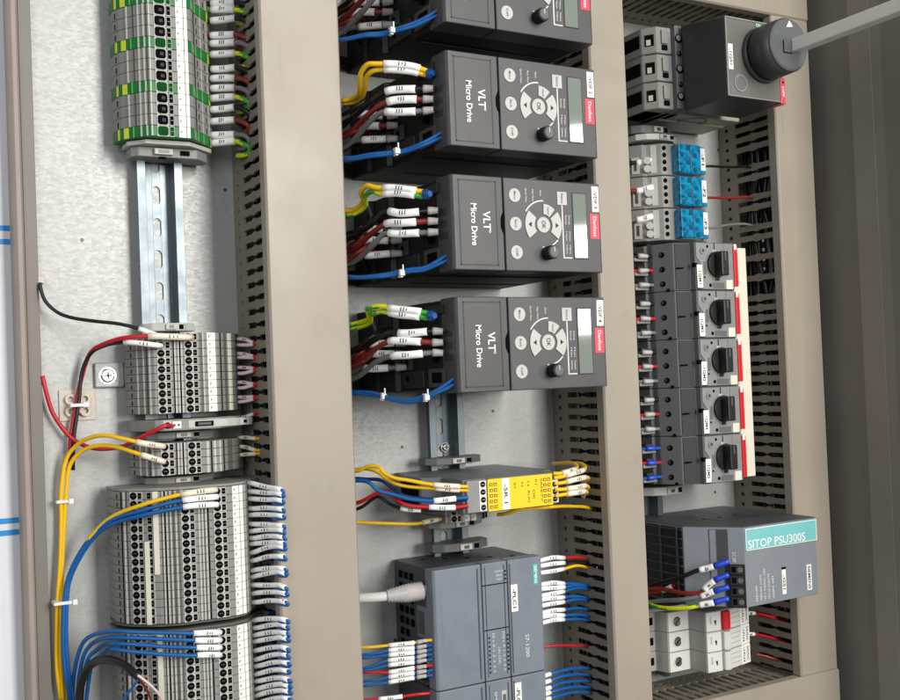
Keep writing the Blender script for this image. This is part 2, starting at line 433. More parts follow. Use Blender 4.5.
duct_z(805, 857.4, -304.4, 350.4, 'beige upright cable duct along the dark cabinet wall, some slots broken open', 10.3,
       (215.7, 183.6, 151.6, 120.8, 100.2, 79.7))
duct_x(617.4, 857.4, 351, 415, 'beige lying cable duct above the rotary switch, seen from its slotted underside', 10.3)
duct_x(617.4, 858.4, -369, -305.2, 'beige lying cable duct below the white fuse holders, slotted top side showing', 10.3)
# the wires that fill the ducts
def bundle(pts_list, label):
    t = thing('wire_bundle', label, 'wires', pts_list[0][1][0], 'wires inside the ducts')
    for c, pts in pts_list:
        b = MB(); b.tube(smooth(pts, 3), 2.3, W[c], 6); part(t, 'wire_run', b)
for (x0, x1, cs, z0, z1, label) in ((277, 323, ['black','darkblue','black','black','black','darkblue','black','black','black'], -425, 465, 'dark wires packed inside the widest duct'),
                           (584, 608, ['black','black','black','darkblue','black','black'], -425, 465, 'dark wires packed inside the duct beside the drives'),
                           (814, 848, ['black','black','black','grey','black','black','black'], -298, 345, 'dark wires packed inside the duct by the cabinet wall')):
    L = []; rnd = random.Random(x0)
    for i, c in enumerate(cs):
        x = x0+(x1-x0)*i/(len(cs)-1); h = rnd.uniform(20, 56)
        L.append((c, [(x+rnd.uniform(-3,3), h+rnd.uniform(-9,9), z0+(z1-z0)*k/14) for k in range(15)]))
    for i, c in enumerate(cs):
        x = x0+(x1-x0)*i/(len(cs)-1); h = rnd.uniform(8, 60)
        L.append((c, [(x+rnd.uniform(-3,3), h+rnd.uniform(-6,6), z0+(z1-z0)*k/14) for k in range(15)]))
    bundle(L, label)
for (z0, z1, label) in ((360, 408, 'dark wires packed inside the duct above the rotary switch'), (-360, -314, 'dark wires packed inside the duct below the fuse holders')):
    L = []; rnd = random.Random(z0)
    for i, c in enumerate(['black','brown','black','darkblue','black','black','grey','black']*2):
        z = z0+(z1-z0)*(i % 8)/7; h = rnd.uniform(8, 62)
        L.append((c, [(622+226*k/8, h+rnd.uniform(-6,6), z+rnd.uniform(-3,3)) for k in range(9)]))
    bundle(L, label)

# ------------------------------------------------------------------ rails
def rail(xc, z0, z1, label, slot0, h=15):
    t = thing('din_rail', label, 'mounting rail', (xc, 0, (z0+z1)/2), 'steel mounting rails')
    b = MB(); m = M['steel']
    for sgn in (-1, 1):
        b.profz([(xc+sgn*x, y) for x, y in ((12.2,.4),(12.2,h-1.2),(17.5,h-1.2),(17.5,h),(11.0,h),(11.0,1.6),(3.1,1.6),(3.1,.4))], z0, z1, m, .2)
    z = z0; L = 15.; gap = 10.
    zz = slot0
    while zz > z0+L: zz -= L+gap
    cur = z0
    while zz < z1-L:
        b.box(xc-3.1, xc+3.1, .4, 1.6, cur, zz, m)
        for sgn in (-1, 1):    # rounded slot ends
            for e, q in ((zz, 1), (zz+L, -1)):
                b.prism([(xc+sgn*3.1,.4,e),(xc+sgn*3.1,.4,e+q*3.1),(xc+sgn*2.6,.4,e+q*1.5),(xc+sgn*1.5,.4,e+q*.5),(xc,.4,e)], (0,1.2,0), m)
        cur = zz+L; zz += L+gap
    b.box(xc-3.1, xc+3.1, .4, 1.6, cur, z1, m)
    part(t, 'profile', b); return t
def screw(t, x, h, z, r=4.2, m=None):
    m = m or M['bright_metal']
    b = MB(); b.cyl((x,h,z), (x,h+1.0,z), r*1.25, m, r*1.2, 24); b.cyl((x,h+1,z), (x,h+3.0,z), r, m, r*.75, 24)
    for d in (((1,.15),(.15,1))):
        b.box(x-r*.5*d[0]-.2, x+r*.5*d[0]+.2, h+2.6, h+3.25, z-r*.5*d[1]-.2, z+r*.5*d[1]+.2, M['slit'])
    return part(t, 'screw', b)
rl = rail(207, -430, 470, 'long steel rail under the left terminal strips, bare and slotted above the ten-way block', 120)
rmid = rail(452.5, -430, 60, 'steel rail below the lowest drive with a round screw in it', -48.5)
screw(rmid, 456.9, 1.6, -59.4, 3.6)
rr = rail(678, -300, 240, 'steel rail behind the motor breakers, showing just above the power supply', 0)

# ------------------------------------------------------------------ rail terminals
def on_prof(prof, x):
    for (xa, ha), (xb, hb) in zip(prof, prof[1:]):
        if xa <= x <= xb and xb > xa:
            f = (x-xa)/(xb-xa); e = Vector((xb-xa, hb-ha, 0)).normalized()
            return (x, ha+(hb-ha)*f), e
E2 = (0,0,1)
def circ(r, n=14, sy=1.): return [(r*math.cos(2*math.pi*i/n), r*sy*math.sin(2*math.pi*i/n)) for i in range(n)]
def rect(a, b): return [(-a,-b),(a,-b),(a,b),(-a,b)]
def rrect(a, b, r, n=4):
    o = []
    for cx, cy, t0 in ((a-r,b-r,0),(-a+r,b-r,90),(-a+r,-b+r,180),(a-r,-b+r,270)):
        for k in range(n+1):
            t = math.radians(t0+90*k/n); o.append((cx+r*math.cos(t), cy+r*math.sin(t)))
    return o
def slice_proto(prof, pitch, opens, ribs, tags, m_body, m_frame, zc, label, group, ticks=None, big=False, bands=(), dark=None):
    t = thing('terminal_block', label, 'terminal block', (prof[0][0], 0, zc), group)
    b = MB(); b.profz(prof, zc-pitch/2+.14, zc+pitch/2-.14, m_body, .3)
    for x in ribs:                       # long moulded ribs and steps along the strip
        (px, ph), e = on_prof(prof, x); b.patch((px, ph, zc), e, E2, rect(.55, pitch/2-.2), .7, m_frame)
    for x, hw, mm in bands:  # coloured bands; the dark ones paint the shade of moulded grooves
        (px, ph), e = on_prof(prof, x); b.patch((px, ph, zc), e, E2, rect(hw, pitch/2-.25), .35, mm)
    for x in (ticks or []):
        (px, ph), e = on_prof(prof, x); b.patch((px, ph, zc-pitch*.1), e, E2, rect(.5, pitch*.26), .25, M['hole'])
    for x in (dark or []):
        (px, ph), e = on_prof(prof, x); b.patch((px, ph, zc), e, E2, rect(1.5, pitch/2-.75), .6, M['hole']); b.patch((px, ph, zc), e, E2, rect(.9, .3), .75, M['term_dark'])
    part(t, 'housing', b)
    for x in opens:
        (px, ph), e = on_prof(prof, x)
        f = MB()
        if big:
            f.patch((px, ph, zc), e, E2, rect(4.3, pitch/2-.12), .5, m_frame)
            f.patch((px, ph, zc), e, E2, rrect(3.8, pitch/2-.6, 1.8), .72, M['hole'] if big == 1 else big)
            f.patch(tuple(Vector((px, ph, zc))+e*.8), e, E2, rect(1.3, 1.2), .85, M['mp_dark'] if big == 1 else M['hole_green'])
        else:
            f.patch((px, ph, zc), e, E2, rect(3.0, pitch/2-.12), .45, m_frame)
            f.patch((px, ph, zc), e, E2, circ(2.62, 18), .7, M['hole'])
            f.patch((px, ph, zc+.25), e, E2, rect(1.2, .3), .85, M['slit'])
        part(t, 'wire_opening', f)
        c2 = Vector((px, ph, zc))+e*((6.6 if big else 4.9))
        (qx, qh), e3 = on_prof(prof, c2.x)
        f = MB(); f.patch((qx, qh, zc), e3, E2, rect(1.9 if not big else 1.7, pitch/2-.22), .45, m_frame)
        f.patch((qx, qh, zc), e3, E2, rect(1.35, pitch/2-.85), .7, M['hole'] if not (big and big != 1) else big)
        f.patch((qx, qh, zc), e3, E2, rect(.9, .25), .82, M['slit'])
        part(t, 'release_button', f)
    for x, hw, ink in tags:
        (px, ph), e = on_prof(prof, x)
        f = MB(); f.patch((px, ph, zc), e, E2, rect(hw, pitch/2-.16), .6, M['white'])
        if ink:
            f.patch(tuple(Vector((px,ph,zc))-e*hw*.35), e, E2, [(-.9,-.25),(-.3,-.9),(.2,-.2),(.9,.3),(.2,.9),(-.6,.7)], .72, M['ink'])
            f.patch(tuple(Vector((px,ph,zc))-e*hw*.35), e, E2, [(-.4,-.2),(.2,-.3),(.4,.35),(-.2,.4)], .8, M['white'])
        part(t, 'marker_tag', f)
    return t
def strip(n, z_top, pitch, prof, mk, names):
    for i in range(n):
        pass
def relocate(root, zc, label):
    root.location.z = zc*S; mm = list(root['mm']); mm[2] = zc; root['mm'] = mm; root['label'] = label

# strip A: wide grey and green/yellow terminals at the top
PA = [(174,8),(174,20),(176.5,27),(184,38),(189,43.5),(193,47),(222.5,48),(226,46),(229,41),(244,25),(248,20),(248,8)]
G_A = 'wide terminals of the top left strip'
def proto_A(green, zc, label):
    if green:
        return slice_proto(PA, 8.2, (202,), (187.5,191,194), ((216.5,2.7,True),(221.,1.2,False)), M['green'], M['term_light'], zc, label, G_A, None, M['hole_green'], ((175.2,1.1,M['peyellow']),(179.,2.2,M['peyellow']),(183,.5,M['green_light']),(227.4,2.4,M['term']),(231,.5,M['green_light']),(237,.5,M['green_light']),(245.5,1.2,M['peyellow'])))
    return slice_proto(PA, 8.2, (202,), (181,187.5,190.5,194), ((216.5,2.7,True),(221.,1.2,False)), M['term'], M['term_light'], zc, label, G_A, (175,232.5,241), 1, ((229.4,.5,M['hole']),(236.8,.5,M['term_light']),(244,.5,M['term_light']),(184.6,.5,M['slit']),(192.3,.5,M['slit'])))
gp = proto_A(True, 192, 'green and yellow earth terminal, lowest of the top strip')
gy = proto_A(False, 200.2, 'wide grey terminal of the top strip, first above the lowest green and yellow one')
ng = 1; kk = 0
for i in range(1, 15):
    z = 192+8.2*i
    if i % 4 == 0:
        c = copy_tree(gp); relocate(c, z, 'green and yellow earth terminal of the top strip, %s from the bottom' % ORD[ng]); ng += 1
    elif i > 1:
        c = copy_tree(gy); relocate(c, z, 'wide grey terminal of the top strip, %s above the %s green and yellow one' % (('','first','second','third')[i % 4], ('lowest','second lowest','third lowest','uppermost')[i//4]))
# strip B: ten narrow terminals
PB = [(177,8),(177,19),(180,27),(187,42),(190,45),(230,48.2),(238,46),(243,42),(256,31),(262,24),(262,8)]
G_B = 'narrow terminals of the ten-way block'
PITCH = 5.92
p = slice_proto(PB, PITCH, (195.2,215.2), (181.5,184.5,187.5,205.2,207.6,210,226), ((232.2,3.6,True),), M['term'], M['term_light'], 39.8, 'narrow grey terminal, topmost of the ten-way block, red wire plugged into it', G_B, (178.5,), 0, ((186,.6,M['slit']),(204.3,.5,M['hole']),(209,.5,M['hole']),(224.5,.8,M['term_dark']),(240.5,.6,M['hole']),(245.5,1.5,M['term_dark']),(250.3,2.4,M['cream']),(258,1.6,M['term_dark'])))
for i in range(1, 10):
    relocate(copy_tree(p), 39.8-PITCH*i, 'narrow grey terminal of the ten-way block, %s' % nth(i, 10))
# strip C: one fuse-type terminal with a red wire
t = thing('fuse_terminal', 'grey fuse terminal with a red wire and a lever, alone below the ten-way block', 'terminal block', (177,0,-25.5))
zc = -25.1
b = MB(); b.profz([(177,8),(177,19),(182,29),(190,42),(194,44),(226,45),(238,44),(258,34),(262,27),(262,8)], zc-4.2, zc+4.2, M['term'], .4); part(t, 'housing', b)
b = MB(); b.prism([(214,45,zc-3),(244,45,zc-3),(266,38,zc-3),(266,32,zc-3),(244,39,zc-3),(214,41,zc-3)], (0,0,6), M['term_light'], .5)
b.box(219, 233, 45.2, 46, zc-1.9, zc+1.9, M['hole'], .3); b.box(221, 231, 45.6, 46.4, zc-1.0, zc+1.0, M['term_dark'], .2)
b.patch((259,40.6,zc), (.95,-.3,0), E2, rect(4.2,2.6), .5, M['white']); b.patch((259,40.9,zc), (.95,-.3,0), E2, rect(1.2,1.1), .9, M['hole']); part(t, 'lever', b)
b = MB(); b.patch((198.5,44.2,zc), (1,0,0), E2, rect(3,3.4), .4, M['term_light']); b.patch((198.5,44.2,zc), (1,0,0), E2, circ(2.4), .7, M['hole']); part(t, 'wire_opening', b)
b = MB(); b.patch((205.5,44.4,zc), (1,0,0), E2, rect(3.2,2.6), .4, M['white'])
for q in (203.6, 206.8): b.patch((q,44.4,zc), (1,0,0), E2, circ(.8,8), .7, M['hole'])
part(t, 'marker_tag', b)
def clamp(xc, h0, zc, label, m=None, w=26, hh=24, d=9):
    """rail end clamp: stepped moulded body, slotted screw block, window"""
    m = m or M['term']
    t = thing('end_clamp', label, 'end clamp', (xc, 0, zc), 'end clamps on the rails')
    b = MB(); b.profz([(xc-w,h0),(xc-w,h0+hh*.55),(xc-w*.72,h0+hh*.85),(xc-w*.3,h0+hh),(xc+w*.45,h0+hh),(xc+w*.62,h0+hh*.8),(xc+w,h0+hh*.55),(xc+w,h0)], zc-d/2, zc+d/2, m, .5)
    part(t, 'body', b)
    b = MB(); b.box(xc-w*.25, xc+w*.18, h0+hh-.4, h0+hh+1.8, zc-d*.36, zc+d*.36, M['term_light'], .5)
    b.box(xc-w*.12, xc+w*.06, h0+hh+1.4, h0+hh+2.0, zc-d*.2, zc+d*.2, M['slit'], .1)
    b.box(xc+w*.28, xc+w*.44, h0+hh-.4, h0+hh+.6, zc-d*.3, zc+d*.3, M['hole'], .1)
    part(t, 'screw_block', b); return t
# end plate and clamp closing the top strip
t = thing('end_clamp', 'light grey end clamp closing the lower end of the top terminal strip', 'end clamp', (210,0,183), 'end clamps on the rails')
b = MB(); b.profz([(180,10),(180,26),(187,33),(191,38),(224,40),(229,36),(246,22),(248,10)], 184.2, 187.4, M['term_light'], .3); part(t, 'end_plate', b)
b = MB(); b.profz([(183,9),(183,24),(188,29),(232,31),(243,20),(243,9)], 176.5, 183.9, M['term'], .5)
b.box(199, 213, 24, 33, 178, 182.5, M['term_light'], .5); b.box(202, 210, 32.6, 33.4, 179.2, 181.4, M['slit'], .1)
b.box(219, 226, 24, 31.8, 178.5, 182, M['hole'], .2); b.box(203, 208, 27, 31.6, 175.6, 176.6, M['hole'], .1); part(t, 'body', b)
clamp(209, 9, 48.5, 'light grey end clamp on the bare rail right above the ten-way block', M['term_light'], 20, 18, 6)
clamp(214, 9, -33.2, 'dark-slotted end clamp just under the red-wired fuse terminal', None, 26, 24, 5)
clamp(212, 9, -66.5, 'grey end clamp between the four-way block and the tall terminal strip', None, 26, 26, 5)
# strip D: four terminals
p = slice_proto(PB, PITCH, (195.6,215.2), (181.5,184.5,187.5,205.2,207.6,210), (), M['term'], M['term_light'], -41, 'narrow grey terminal with a yellow wire, topmost of the four-way block', 'narrow terminals of the four-way block', (178.5,), 0, ((186,.6,M['slit']),(204.3,.5,M['hole']),(209,.5,M['hole']),(229.8,.5,M['hole']),(240.5,.6,M['hole']),(227,1.,M['term_light']),(232.5,1.,M['term_light']),(237,.8,M['term_light']),(247,3,M['term_dark'])))
for i in range(1, 4):
    relocate(copy_tree(p), -41-PITCH*i, ('','narrow grey terminal with empty openings, second from the top of the four-way block','narrow grey terminal with a yellow wire, third from the top of the four-way block','narrow grey terminal, lowest of the four-way block')[i])
# strips E and F: tall three-row terminals
PE_ = [(160.5,8),(160.5,30),(163.5,38),(168,44),(181,55),(186,58.5),(200,64),(236,66.5),(249,62),(253,57),(258,49),(267,41),(267,8)]
def proto_E(zc, label, group, tags):
    return slice_proto(PE_, PITCH, (171.6,203.8,227.2), (166,189,191.5,194,197.5,213.5,216,218.5), tags, M['term'], M['term_light'], zc, label, group, (162.4,254.6), 0, ((164.4,.45,M['hole']),(167.3,.4,M['slit']),(190.3,.45,M['hole']),(193,.4,M['slit']),(199.2,.5,M['term_dark']),(220.2,.5,M['hole']),(180.8,2.2,M['term_light']),(188.4,.5,M['hole']),(216.4,1.2,M['term_dark']),(195.7,.5,M['slit']),(233.6,.5,M['slit']),(261,2.6,M['term_dark']),(249.6,.7,M['term_light'])), (180.8,))
def tall_strip(n, z0, group, where, cream):
    ts = ((241.3,2.9,True),(246.,1.5,False))
    p = proto_E(z0, 'tall three-row grey terminal, topmost of %s' % where, group, ts)
    for i in range(1, n):
        relocate(copy_tree(p), z0-PITCH*i, 'tall three-row grey terminal of %s, %s' % (where, nth(i, n)))
    for x, i0, i1, lab in cream:
        (px, ph), e = on_prof(PE_, x)
        za, zb = z0-PITCH*(i0-.5), z0-PITCH*(i1+.5)
        f = MB(); f.patch((px, ph, (za+zb)/2), e, E2, rect(1.7, (za-zb)/2), 1.5, M['cream'], .1)
        solo('jumper_bar', f, lab, 'jumper bar', (px, ph, (za+zb)/2), 'cream jumper bars on the tall strips')
tall_strip(16, -74.3, 'tall terminals of the upper three-row strip', 'the upper tall strip',
   ((179.,6,15,'cream jumper bar along the lower half of the upper tall strip'), (184.6,0,9,'cream jumper bar along the upper half of the upper tall strip')))
tall_strip(16, -176.3, 'tall terminals of the lower three-row strip', 'the lower tall strip',
   ((184.6,0,15,'long cream jumper bar on the lower tall strip, behind the blue wires'),))
# dark end plates between the two tall strips
for z, lab in ((-74.3-PITCH*15.5-1.4, 'dark grey end plate closing the upper tall strip'), (-176.3+PITCH*.5+1.2, 'grey end plate on top of the lower tall strip')):
    b = MB(); b.profz([(x, h-2.5) for x, h in PE_], z-1., z+1., M['term_dark'], .2)
    solo('end_plate', b, lab, 'end plate', (215, 30, z), 'end plates of the tall strips')
b = MB(); b.profz([(x, h-.8) for x, h in PE_], -74.3+PITCH*.5+.2, -74.3+PITCH*.5+2.2, M['term'], .3)
solo('end_plate', b, 'light grey end plate on top of the upper tall strip', 'end plate', (215, 30, -74.3+PITCH*.5+1.2), 'end plates of the tall strips')
# ------------------------------------------------------------------ drives (base corner x=387 of the front, z = lower edge)
def disc_on(b, x, h, z, r, t, m, seg=24, r1=None): b.cyl((x,h,z), (x,h+t,z), r, m, r1, seg)
def arc_patch(b, cx, h, cz, ri, ro, a0, a1, t, m, seg=10):
    """annular sector on a face looking out; angles in degrees, 0 = right, 90 = up"""
    pts = [(cx+ro*math.cos(math.radians(a0+(a1-a0)*i/seg)), h-.2, cz+ro*math.sin(math.radians(a0+(a1-a0)*i/seg))) for i in range(seg+1)]
    pts += [(cx+ri*math.cos(math.radians(a1+(a0-a1)*i/seg)), h-.2, cz+ri*math.sin(math.radians(a1+(a0-a1)*i/seg))) for i in range(seg+1)]
    b.prism(pts, (0, t+.2, 0), m)
DX = 387.
def drive(zb):
    x, z = DX, zb; H = 148.
    t = thing('motor_drive', '', 'motor drive', (x, 0, z), 'dark motor drives stacked in a column')
    b = MB(); k = M['drive_black']
    b.profz([(x-11,0.5),(x-11,30),(x-7,34),(x-7,58),(x-2,62),(x-1.2,100),(x+.6,110),(x+.6,134),(x+138.4,134),(x+138.4,0.5)], z+1.2, z+70.3, k, 1.)
    for q in (z+.5, z+70.2):      # flank mouldings
        b.box(x+6, x+137, 96, 99, q, q+.9, k, .3); b.box(x+20, x+134, 40, 42, q, q+.9, k, .3)
    part(t, 'chassis', b)
    b = MB()                # mounting foot with a hole
    b.box(x-24, x-9.5, .6, 4, z+3, z+15, k, .8); b.cyl((x-17,3.6,z+9),(x-17,4.6,z+9),3.1,M['black_soft'],seg=16); b.cyl((x-17,3.9,z+9),(x-17,4.8,z+9),1.9,M['hole'],seg=14)
    part(t, 'mounting_foot', b)
    b = MB()                # terminal deck on the lower end: steps, partitions and screw holes
    b.box(x-3.2, x+1, 64, 100, z+5, z+18, M['black_soft'], .6); b.box(x-3.4, x+1, 66, 82, z+19, z+31, M['drive_grey'], .5)
    for i in range(4): b.box(x-8.6, x-6, 36, 57, z+20+i*11.6, z+21.4+i*11.6, M['black_soft'], .2)
    for zc in (25, 12): b.cyl((x-3.6, 74, z+zc), (x-3.0, 74, z+zc), 2.6, M['hole'], seg=14)
    for i in range(3):
        b.cyl((x-7.4, 46, z+27+i*11.6), (x-6.6, 46, z+27+i*11.6), 3.2, M['hole'], seg=14)
        b.cyl((x-1.8, 116, z+26.5+i*8.6), (x+.4, 116, z+26.5+i*8.6), 3.4, M['hole'], seg=14)
        b.box(x-2.6, x+.8, 104, 130, z+30.4+i*8.6, z+31.6+i*8.6, M['black_soft'], .2)
    b.box(x-2, x+1.2, 106, 131, z+5, z+19, M['drive_grey'], .5); b.box(x-2.3, x+.6, 112, 127, z+8, z+16, M['hole'], .3)
    b.box(x-2.2, x+.6, 104, 131, z+60, z+67, M['black_soft'], .6)
    part(t, 'terminal_deck', b)
    # covers
    b = MB(); g = M['drive_grey']
    b.prism([(x,126,z),(x,145.6,z),(x+2.2,H,z),(x+45.2,H,z),(x+45.2,126,z)], (0,0,71.2), g, .7)
    for (a0, a1, c0, c1) in ((6,7,3.5,67.5),(38.6,39.6,3.5,67.5),(6,39.6,3.5,4.4),(6,39.6,66.7,67.6)): b.box(x+a0, x+a1, H-.3, H+.15, z+c0, z+c1, M['black_soft'])
    for q in range(3): b.box(x-.3, x+.5, 129, 141, z+24+q*9, z+29+q*9, M['black_soft'], .2)
    b.prism([(x+46.2,H-5,z+27.5),(x+44.2,H-5,z+29),(x+42.6,H-5,z+33),(x+42.6,H-5,z+39.5),(x+44.2,H-5,z+43.5),(x+46.2,H-5,z+45)], (0,5.3,0), M['hole'])
    cv = part(t, 'terminal_cover', b)
    b = MB(); put_text(b, 'VLT', (x+30.2, H+.12, z+37.4), 6.2, M['white'], width=14.5, t=.15, bold=.22)
    b.ring((x+32.6, H+.1, z+29.2), (0,1,0), .55, .95, .2, M['white'], 12)
    put_text(b, 'Micro Drive', (x+19.0, H+.12, z+34.2), 5.0, M['white'], width=31.5, t=.15, bold=.16); lp = finish('lettering', b, (x,0,z)); lp.parent = cv
    b = MB(); b.prism([(x+46.4,126,z),(x+46.4,H,z),(x+137.5,H,z),(x+139.2,H-1.6,z),(x+139.2,126,z)], (0,0,71.2), M['drive_panel'], .7)
    b.box(x+134.6, x+139.6, H-9, H-4, z+20, z+44, M['black_soft'], .4)
    kp = part(t, 'keypad', b)
    def on(name, b): o = finish(name, b, (x,0,z)); o.parent = kp; return o
    for zz, w1, w2 in ((57.9,'Menu',''),(36.0,'Back',''),(14.2,'Off','')):
        b = MB(); disc_on(b, x+56, H-.2, z+zz, 5.5, 1.0, M['key'], 28, 5.2); put_text(b, w1, (x+56, H+.82, z+zz), 2.0, M['ink'], width=6.2, t=.06); on('key', b)
    b = MB(); disc_on(b, x+81.8, H-.2, z+36.1, 6.3, 1.1, M['key'], 30, 6.0); put_text(b, 'OK', (x+81.8, H+.92, z+36.1), 3.6, M['ink'], width=6.4, t=.06, bold=.12); on('key', b)
    for a0, a1, tri in ((142, 218, -1), (-38, 38, 1), (48, 88, 0)):
        b = MB(); arc_patch(b, x+81.9, H, z+36.1, 8.4, 17.2 if tri else 16.4, a0, a1, .8, M['key'])
        if tri:
            cx = x+81.9+tri*12.6; b.prism([(cx-tri*1.3,H+.8,z+34),(cx-tri*1.3,H+.8,z+38.2),(cx+tri*1.7,H+.8,z+36.1)], (0,.1,0), M['ink'])
        else: put_text(b, 'Hand', (x+81.9+12.2*math.cos(1.18), H+.84, z+36.1+12.2*math.sin(1.18)), 1.9, M['ink'], width=5.4, t=.06)
        on('key', b)
    b = MB(); b.prism([(x+95.8,H-.2,z+52.3),(x+105.2,H-.2,z+52.3),(x+105.2,H-.2,z+62.9),(x+95.8,H-.2,z+62.9)], (0,1.,0), M['key'], .4)
    put_text(b, 'Status', (x+100.5, H+.84, z+57.6), 2.2, M['ink'], width=8, t=.06); on('key', b)
    b = MB(); p_ = M['print']; hh = H+.02
    arc_patch(b, x+82, H, z+36.1, 18.3, 19.3, 88, 148, .12, p_); arc_patch(b, x+82, H, z+36.1, 16.9, 17.9, -95, -40, .12, p_)
    b.box(x+100.1, x+101.2, H-.1, H+.12, z+10.6, z+52.3, p_); b.box(x+101.2, x+108.8, H-.1, H+.12, z+10.6, z+11.5, p_)
    for xx, zz, tx, ww in ((66.8,58.6,'Quick Menu',11),(73.2,58.8,'Main Menu',9.5),(80.6,61,'Alarm',5)): put_text(b, tx, (x+xx, H+.04, z+zz), 1.5, p_, width=ww, t=.06)
    for xx in (104., 107.2):
        for zz, tx in ((41,'Setup'),(28,'Main'),(18,'Value')): put_text(b, tx, (x+xx, H+.04, z+zz), 1.4, p_, width=7.5, t=.06)
    on('lettering', b)
    b = MB(); b.box(x+110.2, x+124.6, H-.1, H+.35, z+10.2, z+63, M['black_soft'], .2); b.box(x+111, x+123.9, H+.2, H+.62, z+11, z+62.2, M['lcd'], .15); on('display', b)
    b = MB(); b.cyl((x+84.6,H-.3,z+14.2), (x+84.6,H+9.5,z+14.2), 5.3, M['black'], 4.8, 26); b.cyl((x+84.6,H+9.4,z+14.2), (x+84.6,H+9.9,z+14.2), 4.2, M['disc_grey'], 4.0, 24)
    for q in range(18):
        a = 2*math.pi*q/18; b.box(x+84.6+5*math.cos(a)-.35, x+84.6+5*math.cos(a)+.35, H+1, H+9, z+14.2+5*math.sin(a)-.35, z+14.2+5*math.sin(a)+.35, M['black'])
    b.box(x+84.3, x+84.9, H+9.8, H+10.1, z+14.2, z+18, M['print']); on('knob', b)
    b = MB(); b.prism([(x+127.4,H-.1,z+26.8),(x+136.6,H-.1,z+26.8),(x+136.6,H-.1,z+46.9),(x+127.4,H-.1,z+46.9)], (0,.4,0), M['red'], .1)
    put_text(b, 'Danfoss', (x+132.2, H+.32, z+36.8), 3.3, M['white'], width=16, t=.06); on('logo_plate', b)
    return t
def drive_label(t, txt):
    zb = t['mm'][2]; x = DX; kp = [c for c in t.children if c.name.startswith('keypad')][0]
    b = MB(); b.prism([(x+130.2,147.9,zb+48.4),(x+137.0,147.9,zb+48.4),(x+137.0,147.9,zb+68.9),(x+130.2,147.9,zb+68.9)], (0,.5,0), M['white'], .1)
    put_text(b, txt, (x+133.5, 148.46, zb+58.4), 3.0, M['ink'], width=14.5, t=.06, bold=.1)
    sk = random.Random(txt+'t').uniform(-.03, .03)      # stuck on by hand
    for v in b.bm.verts:
        dz = v.co.z/S-(zb+58.4); v.co.x += sk*dz*S
    o = finish('label_strip', b, (x,0,zb)); o.parent = kp
ZD = (265.6, 173.6, 81.3, -9.8)
d0 = drive(ZD[0]); DR = [d0]
for i in range(1, 4):
    c = copy_tree(d0); c.location.z = ZD[i]*S; mm = list(c['mm']); mm[2] = ZD[i]; c['mm'] = mm; DR.append(c)
for i, d in enumerate(DR):
    d['label'] = ('dark grey motor drive at the top edge, its upper half cut off', 'dark grey motor drive, second of the column, display plain green-grey', 'dark grey motor drive, third of the column, just above the lowest one', 'dark grey motor drive, lowest of the column, bare rail beneath it')[i]
    drive_label(d, '-VDF %d' % (i+1))

# ------------------------------------------------------------------ safety relay
t = thing('safety_relay', 'grey safety relay with a bright yellow printed front, below the drives', 'relay', (452,0,-91), None)
b = MB(); z0, z1 = -104.8, -78.2
b.profz([(404,4),(404,24),(396,30),(396,66),(410,76),(410,109),(432,109),(432,112),(494,112),(494,96),(508,90),(508,4)], z0, z1, M['relay'], .7)
for i in range(9): b.box(395.2, 397, 33+i*3.4, 34.8+i*3.4, z0+5, z1-4, M['hole'])
part(t, 'housing', b)
b = MB(); b.box(430.5, 492.6, 111.6, 113, z0+.6, z1-.8, M['yellow_label'], .3)
b.box(443.6, 450.6, 112.8, 113.3, z0+1, z1-1.2, M['white'], .1); put_text(b, '-SR 1', (447, 113.4, (z0+z1)/2), 3.2, M['ink'], width=15, t=.06, bold=.12)
zm = (z0+z1)/2
for xx, zz, ww, tx in ((456,zm+6,4,'S1'),(463,zm+6,4,'S2'),(469,zm+6,4,'1s'),(469,zm-4,9,'RUN'),(474,zm-3,8,'OK'),(476.5,zm+7,4,'K1')): put_text(b, tx, (xx, 113.02, zz), 2.0, M['ink'], width=ww, t=.06)
put_text(b, 'SAFETY', (481.6, 113.02, zm), 1.9, M['ink'], width=19, t=.06)
for x0 in (433.5, 437.5, 485, 489):
    for k in range(5): b.box(x0-1.5, x0+1.5, 112.9, 113.12, zm-10.6+k*4.4, zm-8.2+k*4.4, M['ink']); b.box(x0-.9, x0+.9, 113.1, 113.2, zm-10.1+k*4.4, zm-8.8+k*4.4, M['yellow_label'])
part(t, 'front_label', b)
for x0, x1, h, lab in ((412, 430, 109, None), (493.6, 502, 104, None)):
    b = MB(); b.box(x0, x1, 92, h+3 if x0 < 450 else h+4, z0+.8, z1-.8, M['mp_grey'], .5)
    b.box(x1-7.2 if x0 < 450 else x0+.4, x1-.4 if x0 < 450 else x1-.6, h+2 if x0 < 450 else h+3, h+3.6 if x0 < 450 else h+4.6, z0+1.4, z1-1.4, M['mcb'], .3)
    for k in range(4):
        xc = x1-3.8 if x0 < 450 else (x0+x1)/2
        b.cyl((xc, h+3.3 if x0 < 450 else h+4.3, z0+4.4+k*6), (xc, h+4.1 if x0 < 450 else h+5.1, z0+4.4+k*6), 2.2, M['hole'], seg=14)
        b.box(xc-1.4, xc+1.4, h+3.9 if x0 < 450 else h+4.9, h+4.3 if x0 < 450 else h+5.3, z0+4.1+k*6, z0+4.7+k*6, M['bright_metal'])
    part(t, 'terminal_plug', b)
clamp(452, 12, -69.5, 'grey end clamp on the rail just above the yellow-fronted relay', M['mp_mid'], 28, 22, 6)
clamp(455, 12, -143.5, 'grey end clamp on the rail standing against the controller', M['mp_mid'], 28, 24, 7)
